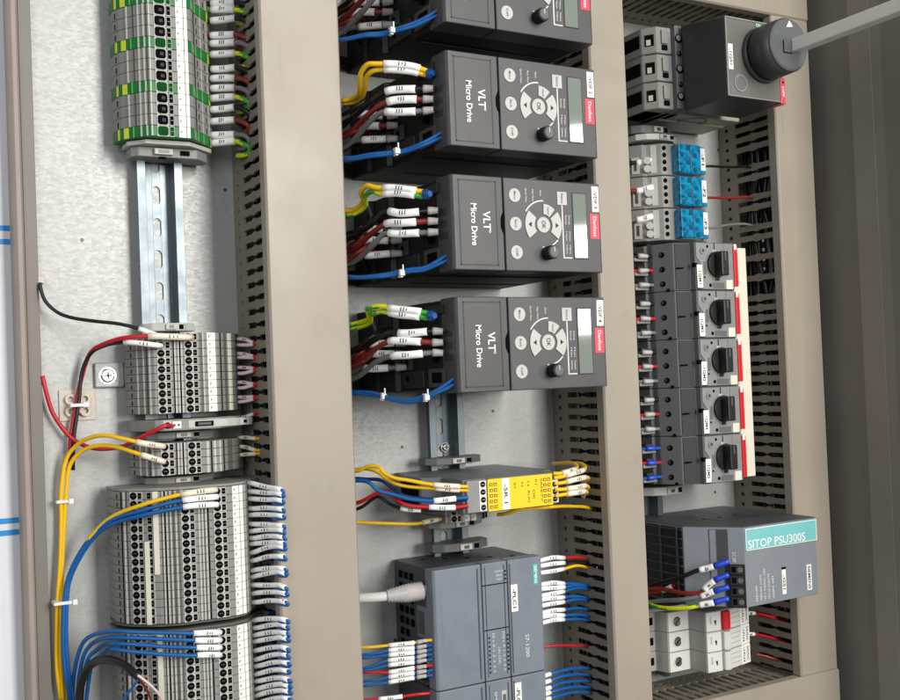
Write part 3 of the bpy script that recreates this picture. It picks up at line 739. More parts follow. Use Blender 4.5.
# small terminals beneath the relay
PS = [(424,8),(424,24),(430,44),(434,47),(463,48),(476,38),(480,28),(480,8)]
p = slice_proto(PS, 5.9, (437.,), (431,445.5), ((449.5,2.6,True),(456.,2.4,True)), M['term'], M['term_light'], -111.2, 'small grey terminal under the relay with a yellow wire, upper of the two', 'small terminals under the relay', (), 0, ((468,1.6,M['hole']),(473.5,1.6,M['hole'])))
relocate(copy_tree(p), -117.1, 'small grey empty terminal under the relay, lower of the two')
clamp(452, 10, -123.6, 'narrow grey end clamp directly below the two small terminals', M['term'], 27, 25, 6)

# ------------------------------------------------------------------ controller
def plc(zb, H, label, second=False):
    t = thing('controller', label, 'controller', (400, 0, zb), 'blue-grey controller modules')
    g = M['plc']
    b = MB(); b.profz([(401,3),(401,62),(404,70),(504,70),(504,3)], zb+.6, zb+H-.6, M['plc_dark'], .8)
    if not second:
        for r in range(8):        # ventilation windows on the flank
            for c in range(3):
                if (r > 4 and c == 2): continue
                b.box(400.4, 401.6, 12+c*9.5, 18.5+c*9.5, zb+H-14-r*9.6, zb+H-8-r*9.6, M['hole'], .4)
        b.box(399.8, 401.6, 44, 60, zb+H-58, zb+H-32, M['plc'], .8); b.box(399.5, 400.6, 46, 57, zb+H-55, zb+H-36, M['psu_top'], .5)
        b.box(396.5, 401.6, 41, 62, zb+2, zb+5, M['plc_dark'], .5)
        b.box(400.2, 401.6, 40, 66, zb+8, zb+H-62, M['hole'], .4)
        for k in range(4): b.box(398.2, 401.2, 61, 63.5, zb+10+k*8, zb+13+k*8, M['term_light'], .3)
        for k in range(5): b.cyl((420+k*17, 20+k*9, zb+H-.7), (420+k*17, 20+k*9, zb+H-.45), 2.4, M['hole'], seg=12)
    part(t, 'housing', b)
    zt = zb+H
    b = MB(); b.prism([(399,62,zb),(399,73.5,zb),(401,75.4,zb),(444,75.4,zb),(444,62,zb)], (0,0,H), g, .6)
    b.box(439.8, 441, 75.2, 75.8, zb+3, zt-3, M['psu_top']); part(t, 'terminal_door', b)
    b = MB(); b.box(445.2, 469.4, 62, 75.1, zb, zt, g, .5)
    for zz in ((zb+H*.43, zt-18) if not second else (zt-22,)): b.box(445.4, 469.2, 74.9, 75.35, zz-.4, zz+.4, M['hole'])
    b.box(447.6, 448.3, 74.9, 75.35, zb+3, zt-3, M['plc_dark']); b.box(466, 466.8, 74.9, 75.35, zb+3, zt-3, M['plc_dark'])
    if not second:
        for k in range(9):
            b.box(449.2, 450.3, 75, 75.5, zb+6+k*3.5, zb+7.5+k*3.5, M['hole']); b.box(467.2, 468.4, 75, 75.5, zb+6+k*3.5, zb+7.5+k*3.5, M['hole'])
        for k in range(3): b.box(467.2, 468.4, 75, 75.5, zt-9-k*3.2, zt-7.4-k*3.2, M['hole'])
    part(t, 'front_panel', b)
    b = MB(); b.prism([(470.4,62,zb),(470.4,75.4,zb),(503.5,75.4,zb),(505.4,73.5,zb),(505.4,62,zb)], (0,0,H), g, .6)
    b.box(471.6, 472.6, 75.2, 75.8, zb+3, zt-3, M['psu_top']); dr = part(t, 'terminal_door', b)
    b = MB(); p_ = M['print']
    if not second:
        for k, tx in enumerate(('RUN/STOP','ERROR','MAINT')): put_text(b, tx, (461.8, 75.2, zt-7.8-k*3.2), 1.7, p_, dirs=RIGHT, width=(8.5,5.6,6.2)[k], t=.06)
        put_text(b, 'DI a .0 .1 .2 .3 .4 .5', (454, 75.2, zb+22), 2.0, p_, width=32, t=.06); put_text(b, 'CPU 1214C', (459, 75.2, zb+19), 2.2, p_, width=14, t=.06)
        put_text(b, 'DQ a .0 .1 .2 .3 .4 .5', (464, 75.2, zb+22), 2.0, p_, width=32, t=.06)
        put_text(b, 'S7-1200', (487, 75.5, zb+23), 3.6, p_, width=19, t=.06)
    else:
        put_text(b, 'SM', (454, 75.2, zt-12), 2.4, p_, width=6, t=.06); 
    o = finish('lettering', b, (400,0,zb)); o.parent = t
    if second:
        b2 = MB(); b2.box(459.5, 464.5, 75, 75.5, zt-20, zt-9, M['term_light'], .2); b2.box(460.6, 463.6, 75.4, 75.8, zt-19, zt-12, M['term_dark'], .2); part(t, 'status_window', b2)
    if not second:
        b = MB(); b.prism([(495.6,75.2,zt-23.5),(500.4,75.2,zt-23.5),(500.4,75.2,zt-6),(495.6,75.2,zt-6)], (0,.4,0), M['teal_print'], .1)
        put_text(b, 'SIEMENS', (498, 75.62, zt-14.7), 2.6, M['white'], width=15, t=.06, bold=.1); o = finish('logo_plate', b, (400,0,zb)); o.parent = dr
    b = MB(); b.prism([(472.4,75.2,zt-43 if not second else zt-28),(479,75.2,zt-43 if not second else zt-28),(479,75.2,zt-20.5 if not second else zt-5),(472.4,75.2,zt-20.5 if not second else zt-5)], (0,.7,0), M['white'], .1)
    put_text(b, '-PLC1' if not second else '-PLC2', (475.6, 75.96, zt-32 if not second else zt-17), 3.3, M['ink'], width=16, t=.06, bold=.1); o = finish('label_strip', b, (400,0,zb)); o.parent = dr
    return t
plc(-248, 96, 'blue-grey controller module with the grey network cable plugged into its side')
plc(-345, 96, 'blue-grey controller module at the bottom edge, only its top showing', True)
# ------------------------------------------------------------------ main switch
t = thing('rotary_switch', 'dark main switch with a big grey rotary knob and a long square shaft', 'main switch', (700,0,285), None)
b = MB(); g = M['pole']
b.box(657, 779, 2, 58, 246.5, 324.5, M['base_beige'], 1.2)
b.ring((728,44,245.6), (0,0,-1), 14, 15, .5, M['term_dark'], 28)
b.box(690, 776, 8, 40, 244.8, 246.7, M['base_beige'], .8)
part(t, 'base', b)
b = MB()
for k in range(3):
    z0 = 246.5+k*26.2
    b.profz([(655,22),(655,58),(664,70),(681,71),(681,22)], z0, z0+25.2, g, .8)
    b.hexa([(654.2,32,z0+7),(655.5,32,z0+7),(655.5,32,z0+19),(654.2,32,z0+19),(654.2,56,z0+7),(655.5,56,z0+7),(655.5,56,z0+19),(654.2,56,z0+19)], M['hole'], .3)
    b.patch((659.8,64.3,z0+12.5), (.78,1.,0), E2, rect(3.4,5.4), .5, M['hole'], .2); b.patch((659.4,63.6,z0+10.5), (.78,1.,0), E2, rect(1.6,2.6), .9, M['term_light'], .2)
    b.box(669, 675.5, 70.5, 71.8, z0+3, z0+8, M['hole'], .4); b.box(668.5, 676, 70.5, 72.2, z0+9, z0+22, M['term'], .5)
part(t, 'terminal_pole', b)
b = MB(); b.box(681, 690, 20, 76, 246.5, 325.5, M['mp_mid'], .8)
for k, zz in enumerate((313, 298.5, 284, 269.5, 258)):
    r = 4.4 if k % 2 == 0 else 2.8
    b.cyl((685.4,75.8,zz), (685.4,76.4,zz), r, M['hole'], seg=18); b.cyl((684.9,76.,zz+.5), (684.9,76.8,zz+.5), r*.62, M['mp_grey'] if k % 2 == 0 else M['bright_metal'], seg=16)
part(t, 'screw_cover', b)
b = MB(); b.box(690.2, 699, 20, 78, 246.5, 325.8, M['disc_dark'], .8)
put_text(b, 'I>> 250', (692.8, 78.1, 292), 1.8, M['mp_grey'], width=20, t=.06)
for q in range(3): b.box(691.6, 696.6, 77.9, 78.25, 262+q*11, 271+q*11, M['mp_mid'], .1)
part(t, 'trip_unit', b)
b = MB(); b.cyl((694.2,78,317.2), (694.2,79.6,317.2), 3.1, M['white'], seg=20); b.cyl((694.2,79.5,317.2), (694.2,79.9,317.2), 1.3, M['mp_grey'], seg=14); part(t, 'test_button', b)
X0, X1, Z0, Z1, HB = 686, 757.5, 243.6, 316, 134.
b = MB(); b.hexa([(X0+.6,79,Z0-1),(X1-.6,79,Z0-1),(X1-.6,79,Z1+8.5),(X0+.6,79,Z1+8.5),(X0,HB,Z0),(X1,HB,Z0),(X1,HB,Z1),(X0,HB,Z1)], M['disc_dark'], 1.2)
for a0, a1, c0, c1 in ((X0+.4,X1-.4,Z0+.3,Z0+1.6),(X0+.4,X1-.4,Z1-1.6,Z1-.3),(X0+.3,X0+1.6,Z0+1.6,Z1-1.6)): b.box(a0, a1, HB-.3, HB+.7, c0, c1, M['mp_grey'], .2)
b.box(X0+1.8, X1-.6, HB-.4, HB+.3, Z0+1.8, Z1-1.8, M['face'], .1)
bx = part(t, 'handle_box', b)
b = MB()
b.ring((702,HB+.2,256.5), (0,1,0), 6.6, 7.8, .8, M['mp_grey'], 26); b.cyl((702,HB-.2,256.5), (702,HB+.6,256.5), 6.6, M['mp_mid'], seg=26)
o = finish('maker_badge', b, (700,0,285)); o.parent = bx
b = MB(); b.prism([(688.6,HB-.1,268),(694.2,HB-.1,268),(694.2,HB-.1,291),(688.6,HB-.1,291)], (0,.7,0), M['white'], .1); put_text(b, '-1QS1', (691.4, HB+.66, 279.5), 3.0, M['ink'], width=15, t=.06, bold=.1); o = finish('label_strip', b, (700,0,285)); o.parent = bx
b = MB(); b.box(723, 732, HB-.1, HB+.5, 310, 314.4, M['green'], .3); put_text(b, 'ON', (727.5, HB+.56, 312.2), 2.9, M['white'], dirs=RIGHT, width=6, t=.06, bold=.2); o = finish('on_mark', b, (700,0,285)); o.parent = bx
b = MB(); b.box(752.5, 758.2, HB-12, HB+1.2, 242.5, 266, M['red'], .5); put_text(b, 'OFF', (755.3, HB+1.3, 254), 2.8, M['white'], width=10, t=.06); b.cyl((755.3,HB+1,262.6),(755.3,HB+1.5,262.6),1.1,M['hole'],seg=12); o = finish('lockout_tab', b, (700,0,285)); o.parent = bx
b = MB(); b.cyl((731,HB-.2,284.6), (731,HB+5,284.6), 25.6, M['disc_dark'], 25, 48); part(t, 'dial', b)
b = MB()
b.cyl((731,HB+4.6,285), (731,HB+9,285), 23.8, M['black'], 23.8, 48); b.cyl((731,HB+8.8,285.4), (731,164,285.4), 24.6, M['disc_dark'], 24.2, 56)
b.cyl((731,164,285.4), (731,166,285.4), 24.2, M['knob'], 22.8, 56); b.cyl((731,165.9,285.4), (731,166.3,285.4), 22.4, M['knob'], 22.0, 48)
for q in range(36):
    a = 2*math.pi*q/36; b.cyl((731+24.3*math.cos(a), HB+10, 285.4+24.3*math.sin(a)), (731+24.0*math.cos(a), 160, 285.4+24.0*math.sin(a)), .45, M['disc_dark'], seg=6)
b.prism([(727.5,166.2,300.4),(735.8,166.2,301.8),(731.6,166.2,306.8)], (0,.3,0), M['white'])
b.box(722.3, 723.3, 166.2, 166.7, 277, 288.5, M['hole']); b.box(723.3, 733, 166.2, 166.7, 277, 278, M['hole'])
part(t, 'knob', b)
b = MB(); b.box(734, 745.5, 164, 420, 279.5, 291, M['shaft'], 1.0); part(t, 'shaft', b)

# ------------------------------------------------------------------ blue-covered terminal blocks
for i in range(3):
    z1 = 221-i*31.6; z0 = z1-30.8
    t = thing('fuse_block', ('grey fuse block with blue cover and black wire, directly under the main switch', 'grey fuse block with blue cover and reddish brown wire, between two others', 'grey fuse block with blue cover and grey wire, on top of the motor breakers')[i], 'fuse block', (690,0,(z0+z1)/2), 'fuse blocks with blue covers')
    b = MB(); b.profz([(664,6),(664,24),(672,34),(676,34),(686,44.5),(692,46),(705,46),(705,44),(742,44),(742,6)], z0, z1, M['term'], .6); part(t, 'housing', b)
    b = MB(); zc = (z0+z1)/2
    b.patch((681,39.3,zc), (10,10.5,0), E2, [(-2.8/14.5,-13),(2.8/14.5,-13),(2.8/14.5,14),(-2.8/14.5,14)], .6, M['term_light'])
    for k in range(4): b.patch((689.3,45.3,z1-4.6-k*6.8), (1,.25,0), E2, circ(2.0,12,1.15), .6, M['hole'])
    part(t, 'wire_opening', b)
    b = MB(); b.patch((667.5,28.6,zc-5), (8,10,0), E2, [(-.28,-8),(.28,-8),(.28,8),(-.28,8)], 1.2, M['term_light']); b.patch((667.5,28.6,zc-5), (8,10,0), E2, [(-.1,-5),(.1,-5),(.1,5),(-.1,5)], 1.6, M['slit'])
    for k in (-9, -1): b.cyl((677,34,zc+k), (673,39,zc+k), 4.0, M['term_light'], 3.4, 16)
    part(t, 'lug', b)
    b = MB(); b.box(698.5, 728, 43.5, 55, z0+1, z1-1.2, M['blue_cover'], 1.4)
    rnd = random.Random(i+3)
    for k in range(4):
        for c in range(3): b.cyl((703+c*8.2, 54.6, z1-5-k*7), (703+c*8.2, 55.7, z1-5-k*7), 2.5, M['blue_dark'] if (k+c) % 2 else M['blue_cover'], seg=14)
    b.box(698.2, 700.2, 50, 56, z0+2, z1-2, M['blue_cover'], .4); b.box(713, 714.2, 54.5, 56.2, z0+2, z1-2, M['blue_dark'], .3)
    part(t, 'cover', b)
    b = MB(); b.box(728.4, 737.2, 44, 51, z0+2, z1-1.5, M['blue_cover'], .6); b.box(729.4, 736.4, 50.6, 52, z0+5.5, z1-3, M['white'], .3); put_text(b, '-F%d' % (i+1), (732.8, 52.1, zc+1), 3.4, M['ink'], width=11, t=.06, bold=.1); part(t, 'label_strip', b)
clamp(690, 20, 227, 'white and grey end clamp squeezed between the main switch and the blue covers', M['term_light'], 26, 26, 6)
clamp(690, 16, 236, 'dark end clamp hard under the main switch', M['mp_mid'], 26, 22, 8)

# ------------------------------------------------------------------ motor breakers
MPZ = [119.5-45.1*i for i in range(5)]
def breaker(z1):
    z0 = z1-44.7; t = thing('motor_breaker', '', 'motor breaker', (690,0,z1), 'grey motor breakers with black turn knobs')
    b = MB(); b.profz([(655,3),(655,50),(658,50),(658,57),(666.6,74.5),(667.4,76),(683,80),(684,86.5),(732,86.5),(735,84),(735,60),(752,58),(752,3)], z0, z1, M['mp_mid'], .7); part(t, 'housing', b)
    b = MB(); e = Vector((8.2,17.5,0)).normalized(); c = Vector((662.3,65.7,0))
    for k, q in enumerate((10.4, 24, 37.6)):
        p = c+Vector((0,0,z1-q)); b.patch(tuple(p), e, E2, circ(2.7,18), .4, M['hole'])
        b.patch(tuple(p-e*1.0+Vector((0,0,.4))), e, E2, rect(.7,1.2), .55, M['slit'])
    b.patch(tuple(c+Vector((0,0,z0+1.0))+e*5), e, E2, circ(1.6,12), .5, M['hole']); part(t, 'terminal_opening', b)
    b = MB()
    for q in (10.4, 24, 37.6):
        b.box(640, 656.5, 34, 53, z1-q-4.6, z1-q-1.2, M['term'], .6); b.box(646, 655, 44, 51, z1-q+1.0, z1-q+4.0, M['mp_dark'], .5)
    part(t, 'terminal_guard', b)
    b = MB(); b.prism([(668.2,76.2,z0+1),(682.6,79.9,z0+1),(682.6,80.6,z0+1),(668.2,76.9,z0+1)], (0,0,42.8), M['mp_dark'], .2)
    b.box(668.6, 676, 77.6, 79.4, z1-24.6, z1-23.2, M['hole'], .2); b.box(681.8, 686, 84, 87.6, z1-23.4, z1-19.6, M['hole'], .5); part(t, 'cover', b)
    b = MB(); b.prism([(685,86.4,z0+.8),(692,86.4,z0+.8),(690,86.4,z1-20),(685,86.4,z1-14),(685,86.4,z1-.8),(731.5,86.4,z1-.8),(731.5,86.4,z0+.8)], (0,.8,0), M['mp_grey'], .25)
    h = 87.2
    for xx, q, r in ((692.5,8.2,3.2),):
        b.ring((xx,h,z1-q), (0,1,0), 1.7, r, .9, M['mp_grey'], 22); b.cyl((xx,h-.2,z1-q),(xx,h+.3,z1-q),1.7,M['slit'],seg=14)
    for xx, q, r in ((699,4,1.4),(701,40.4,1.7),(694,33,1.0)): b.cyl((xx,h-.2,z1-q),(xx,h+.25,z1-q),r,M['hole'],seg=12)
    b.box(707, 708, h-.1, h+.2, z1-9.6, z1-1, M['hole']); b.box(704.6, 709.5, h-.1, h+.7, z1-10.5, z1-7, M['term_light'], .2)
    b.box(719.5, 730, h-.1, h+.5, z1-9, z1-1.2, M['term'], .2); b.box(721, 729.5, h-.1, h+.6, z1-44, z1-35.2, M['cream'], .3); b.box(704, 719, h-.1, h+.4, z1-43, z1-38, M['mp_mid'], .2)
    b.box(693.5, 696.5, h-.1, h+.5, z1-30, z1-18, M['mp_mid'], .3)
    fp = part(t, 'front_plate', b)
    b = MB(); zc = z1-20.8; b.cyl((709.5,h-.3,zc),(709.5,h+3,zc),12.4,M['black'],12,40); b.ring((709.5,h,zc), (0,1,0), 12.5, 13.3, .7, M['mp_grey'], 40)
    b.prism([(705,h+2,zc-11.4),(714,h+2,zc-11.4),(714,h+2,zc+11.4),(705,h+2,zc+11.4)], (0,10,0), M['black'], 1.2)
    b.box(715.6, 721.4, h+2.6, h+3.3, zc-8.5, zc+8.5, M['black_soft'], .3); b.box(708.9,710.1,h+11.8,h+12.3,zc+3,zc+10.5,M['mp_mid'])
    b.box(707.5,711.5,h-.1,h+1.6,zc-15,zc-11.8,M['black'],.4); part(t, 'knob', b)
    b = MB(); b.box(731.2, 736.2, 82, 88.6, z0+3.4, z1-2.6, M['redplastic'], .5); b.box(731.8, 735., 83, 88.8, z1-6.6, z1-1.0, M['white'], .4); part(t, 'marker_bar', b)
    return t
def breaker_label(t, txt):
    z1 = t['mm'][2]
    b = MB(); b.prism([(684.4,87.2,z1-43),(691,87.2,z1-43),(691,87.2,z1-21.4),(684.4,87.2,z1-21.4)], (0,.9,0), M['white'], .1)
    put_text(b, txt, (687.6, 88.16, z1-32), 3.0, M['ink'], width=14.5, t=.06, bold=.1)
    sk = random.Random(txt+'k').uniform(-.035, .035)
    for v in b.bm.verts:
        dz = v.co.z/S-(z1-32); v.co.x += sk*dz*S
    o = finish('label_strip', b, (690,0,z1)); o.parent = t
br = breaker(MPZ[0]); BR = [br]
for i in range(1, 5):
    c = copy_tree(br); c.location.z = MPZ[i]*S; mm = list(c['mm']); mm[2] = MPZ[i]; c['mm'] = mm; BR.append(c)
for i, c in enumerate(BR):
    c['label'] = ('grey motor breaker with a black knob, topmost of five, right under the blue covers', 'grey motor breaker with a black knob, second from the top of five', 'grey motor breaker with a black knob, middle one of the five', 'grey motor breaker with a black knob, fourth from the top of five', 'grey motor breaker with a black knob, lowest of five, above the power supply')[i]
    breaker_label(c, '-1QM%d' % (i+1))
b = MB(); b.box(737.4, 756.5, 40, 79.5, -103.7, 116.4, M['cream'], .6)
solo('cover_strip', b, 'long white plastic strip along the red edge of the motor breakers', 'cover strip', (746,60,0))
clamp(684, 14, -114.5, 'light grey end clamp between the lowest motor breaker and the power supply', M['term_light'], 27, 28, 8)

# ------------------------------------------------------------------ power supply
t = thing('power_supply', 'blue-grey power supply with a turquoise name band on its front', 'power supply', (690,0,-178), None)
z0, z1 = -213.4, -142.2
b = MB(); b.prism([(656,4,z0),(656,84.5,z0),(691,125,z0),(782.5,125,z0),(784.3,123,z0),(784.3,4,z0)], (0,0,z1-z0), M['psu'], .7)
part(t, 'housing', b)
b = MB(); b.prism([(656.5,6,z1-.1),(656.5,84.5,z1-.1),(691.5,124.6,z1-.1),(783.6,124.6,z1-.1),(783.6,6,z1-.1)], (0,0,.9), M['psu_top'], .25)
for k in range(5): b.box(690+k*14, 700+k*14, 40, 90, z1+.7, z1+.95, M['plc_dark'], .1)
for k in range(3): b.cyl((700+k*20, 66, z1+.8), (700+k*20, 66, z1+1.05), 2.2, M['hole'], seg=12)
part(t, 'top_plate', b)
b = MB()   # ventilated flank
b.box(655.0, 656.4, 6, 84, z0+1, z1-1, M['black'])
for k in range(9): b.box(654.2, 655.4, 6, 84, z0+1.5+k*8.3, z0+2.9+k*8.3, M['plc_dark'], .2)
for k in range(4): b.box(653.9, 655.6, 10+k*22, 12.4+k*22, z0+1, z1-1, M['plc_dark'], .2)
part(t, 'vent_grille', b)
e = Vector((35,40.5,0)).normalized()
def slant(f, off=0): return Vector((656+35*f, 84.5+40.5*f, 0))
b = MB()
c = slant(.58); b.patch((c.x,c.y,z1-24), e, E2, rect(8.2,22.5), .4, M['psu_top']); b.patch(tuple(Vector((c.x,c.y,z1-24))+e*3.4), e, E2, rect(4.6,22), .6, M['plc_dark']); b.patch(tuple(Vector((c.x,c.y,z1-24))-e*5), e, E2, rect(2.6,22), .9, M['psu'])
b.patch(tuple(Vector((c.x,c.y,z1-36))-e*5), e, E2, circ(1.1,10), 1.1, M['hole'])
part(t, 'slide_cover', b)
b = MB()
c = slant(.83)
b.patch((c.x,c.y,(z0+z1-32)/2-.5), e, E2, rect(8.5,19.5), 1.0, M['black'])
for k in range(4):
    zc = z0+5.5+k*9.6
    b.patch(tuple(Vector((c.x,c.y,zc))+e*1.5), e, E2, rect(5.4,3.9), 3.6, M['black_soft']); b.patch(tuple(Vector((c.x,c.y,zc))+e*4.6), e, E2, circ(2.4,14), 3.9, M['mp_mid']); b.patch(tuple(Vector((c.x,c.y,zc))-e*1.0), e, E2, rect(1.8,2.6), 3.9, M['hole'])
part(t, 'terminal_row', b)
b = MB()
put_text(b, 'DC 24V', tuple(slant(.82)+Vector((-.3,.35,z1-26.5))), 3.0, M['print'], dirs=((0,0,-1), tuple(e)), width=9, t=.5)
o = finish('lettering', b, (690,0,-178)); o.parent = t
b = MB(); b.box(691.6, 783.4, 124.6, 125.7, z1-20.8, z1-1.2, M['turq'], .25)
for a0, a1, c0, c1 in ((691.8,783.2,z1-2.0,z1-1.3),(691.8,692.5,z1-20.6,z1-2),(691.8,783.2,z1-20.7,z1-20.1),(782.5,783.2,z1-20.1,z1-2)): b.box(a0, a1, 125.5, 125.85, c0, c1, M['white'])
put_text(b, 'SITOP PSU300S', (731, 125.75, z1-15.4), 7.2, M['white'], dirs=RIGHT, width=73, t=.1); part(t, 'name_band', b)
b = MB(); b.prism([(735.2,124.9,z0+6),(740.2,124.9,z0+6),(740.2,124.9,z0+28.4),(735.2,124.9,z0+28.4)], (0,.9,0), M['white'], .2); put_text(b, '-GS1', (737.6, 125.86, z0+17), 2.8, M['ink'], width=13, t=.06, bold=.1); b.box(735.6, 741.2, 124.8, 125.4, z0+28.6, z0+30.6, M['hole'], .2); part(t, 'label_strip', b)
b = MB(); b.prism([(768.2,124.9,z0+5.4),(774.4,124.9,z0+5.4),(774.4,124.9,z0+29),(768.2,124.9,z0+29)], (0,.4,0), M['white'], .1); put_text(b, 'SIEMENS', (771.2, 125.36, z0+17.2), 3.2, M['ink'], width=21, t=.06, bold=.15); part(t, 'logo_plate', b)
b = MB()
for xx, q, tx in ((703,8,'6EP1434'),(708.5,12.5,'INPUT 400-500V'),(713.5,15,'3AC 50/60Hz 1.2A'),(718.5,12.5,'OUTPUT DC24V'),(724,11,'10A 240W')): put_text(b, tx, (xx, 125.1, z0+3+q), 2.4, M['print'], width=2*q-2, t=.06)
part(t, 'rating_print', b)

# ------------------------------------------------------------------ fuse holders
FZ = [-228.4-19.1*i for i in range(3)]
for i, z1 in enumerate(FZ):
    z0 = z1-18.9; zc = (z0+z1)/2
    t = thing('fuse_holder', ('white fuse holder with a bright red lever, topmost of three', 'white fuse holder with a white lever, middle one of three', 'white fuse holder with a white lever, lowest of three, on the slotted duct')[i], 'fuse holder', (690,0,zc), 'white fuse holders')
    b = MB(); b.profz([(640,6),(640,26),(646,32),(662,33),(664,40),(666.5,46.4),(692.3,47.6),(694.2,68),(711.5,69.6),(756,62),(757,44),(766,40),(766,6)], z0, z1, M['mcb_side'], .6)
    part(t, 'housing', b)
    b = MB(); b.prism([(667.4,46.2,z0+.5),(691.4,47.4,z0+.5),(691.4,48.2,z0+.5),(667.4,47,z0+.5)], (0,0,17.9), M['mcb'], .3)
    b.ring((677.5,47.2,zc), (0,1,0), 4.6, 5.6, .6, M['mcb'], 26); b.cyl((677.5,46.8,zc), (677.5,47.7,zc), 4.6, M['slit'], seg=24); b.cyl((677.1,47.5,zc-.4),(677.1,48.1,zc-.4),3.2,M['bright_metal'],seg=20); b.prism([(675,48,zc-2.2),(675.8,48,zc-3),(679.6,48,zc+1.4),(678.8,48,zc+2.2)], (0,.25,0), M['hole'])
    part(t, 'screw_terminal', b)
    b = MB(); b.prism([(694.6,67.8,z0+.5),(711.3,69.4,z0+.5),(711.3,70.4,z0+.5),(694.6,68.8,z0+.5)], (0,0,17.9), M['mcb'], .3); b.cyl((705,69.4,zc),(705,70.3,zc),1.7,M['ink'],.9,12); b.box(704.4,705.6,69.5,70.2,zc-3,zc,M['ink'])
    put_text(b, '10x38', (699.5, 69.5, zc+2), 1.6, M['mp_grey'], width=7, t=.1); part(t, 'front', b)
    m = M['redplastic'] if i == 0 else M['mcb']
    b = MB(); b.prism([(713,68.8,z0+.9),(721.5,67.6,z0+.9),(721.5,73,z0+.9),(716,74.5,z0+.9),(713,72.5,z0+.9)], (0,0,17.1), m, .7); part(t, 'lever', b)
    b = MB(); b.prism([(722.3,66.8,z0+.5),(740,63.6,z0+.5),(740,67,z0+.5),(722.3,70.6,z0+.5)], (0,0,17.9), M['mcb'], .5)
    for q in (5, 9.5, 14): b.prism([(723.5,70.3,z0+q),(738.6,67.3,z0+q),(738.6,67.55,z0+q),(723.5,70.55,z0+q)], (0,0,.5), M['mcb_side'])
    part(t, 'fuse_carrier', b)
    b = MB(); b.prism([(740.6,63.4,z0+.2),(755.2,60.8,z0+.2),(755.2,63.4,z0+.2),(740.6,66.4,z0+.2)], (0,0,18.5), M['white'], .2)
    ee = Vector((14.6,-3.0,0)).normalized()
    for q, tx in ((.3,'-1FU%d' % (i+1)), (.72,'24VDC')): put_text(b, tx, (740.6+14.6*q, 66.4-3*q+.05, zc), 2.6, M['ink'], dirs=((0,0,-1), tuple(ee)), width=14, t=.1, bold=.12)
    part(t, 'label_strip', b)
    b = MB(); b.box(645.5, 660, 32.6, 33.4, zc-3.6, zc+3.6, M['hole'], .6); b.cyl((653,33,zc-.6),(653,34,zc-.6),2.2,M['copper_red'],seg=14); part(t, 'wire_opening', b)
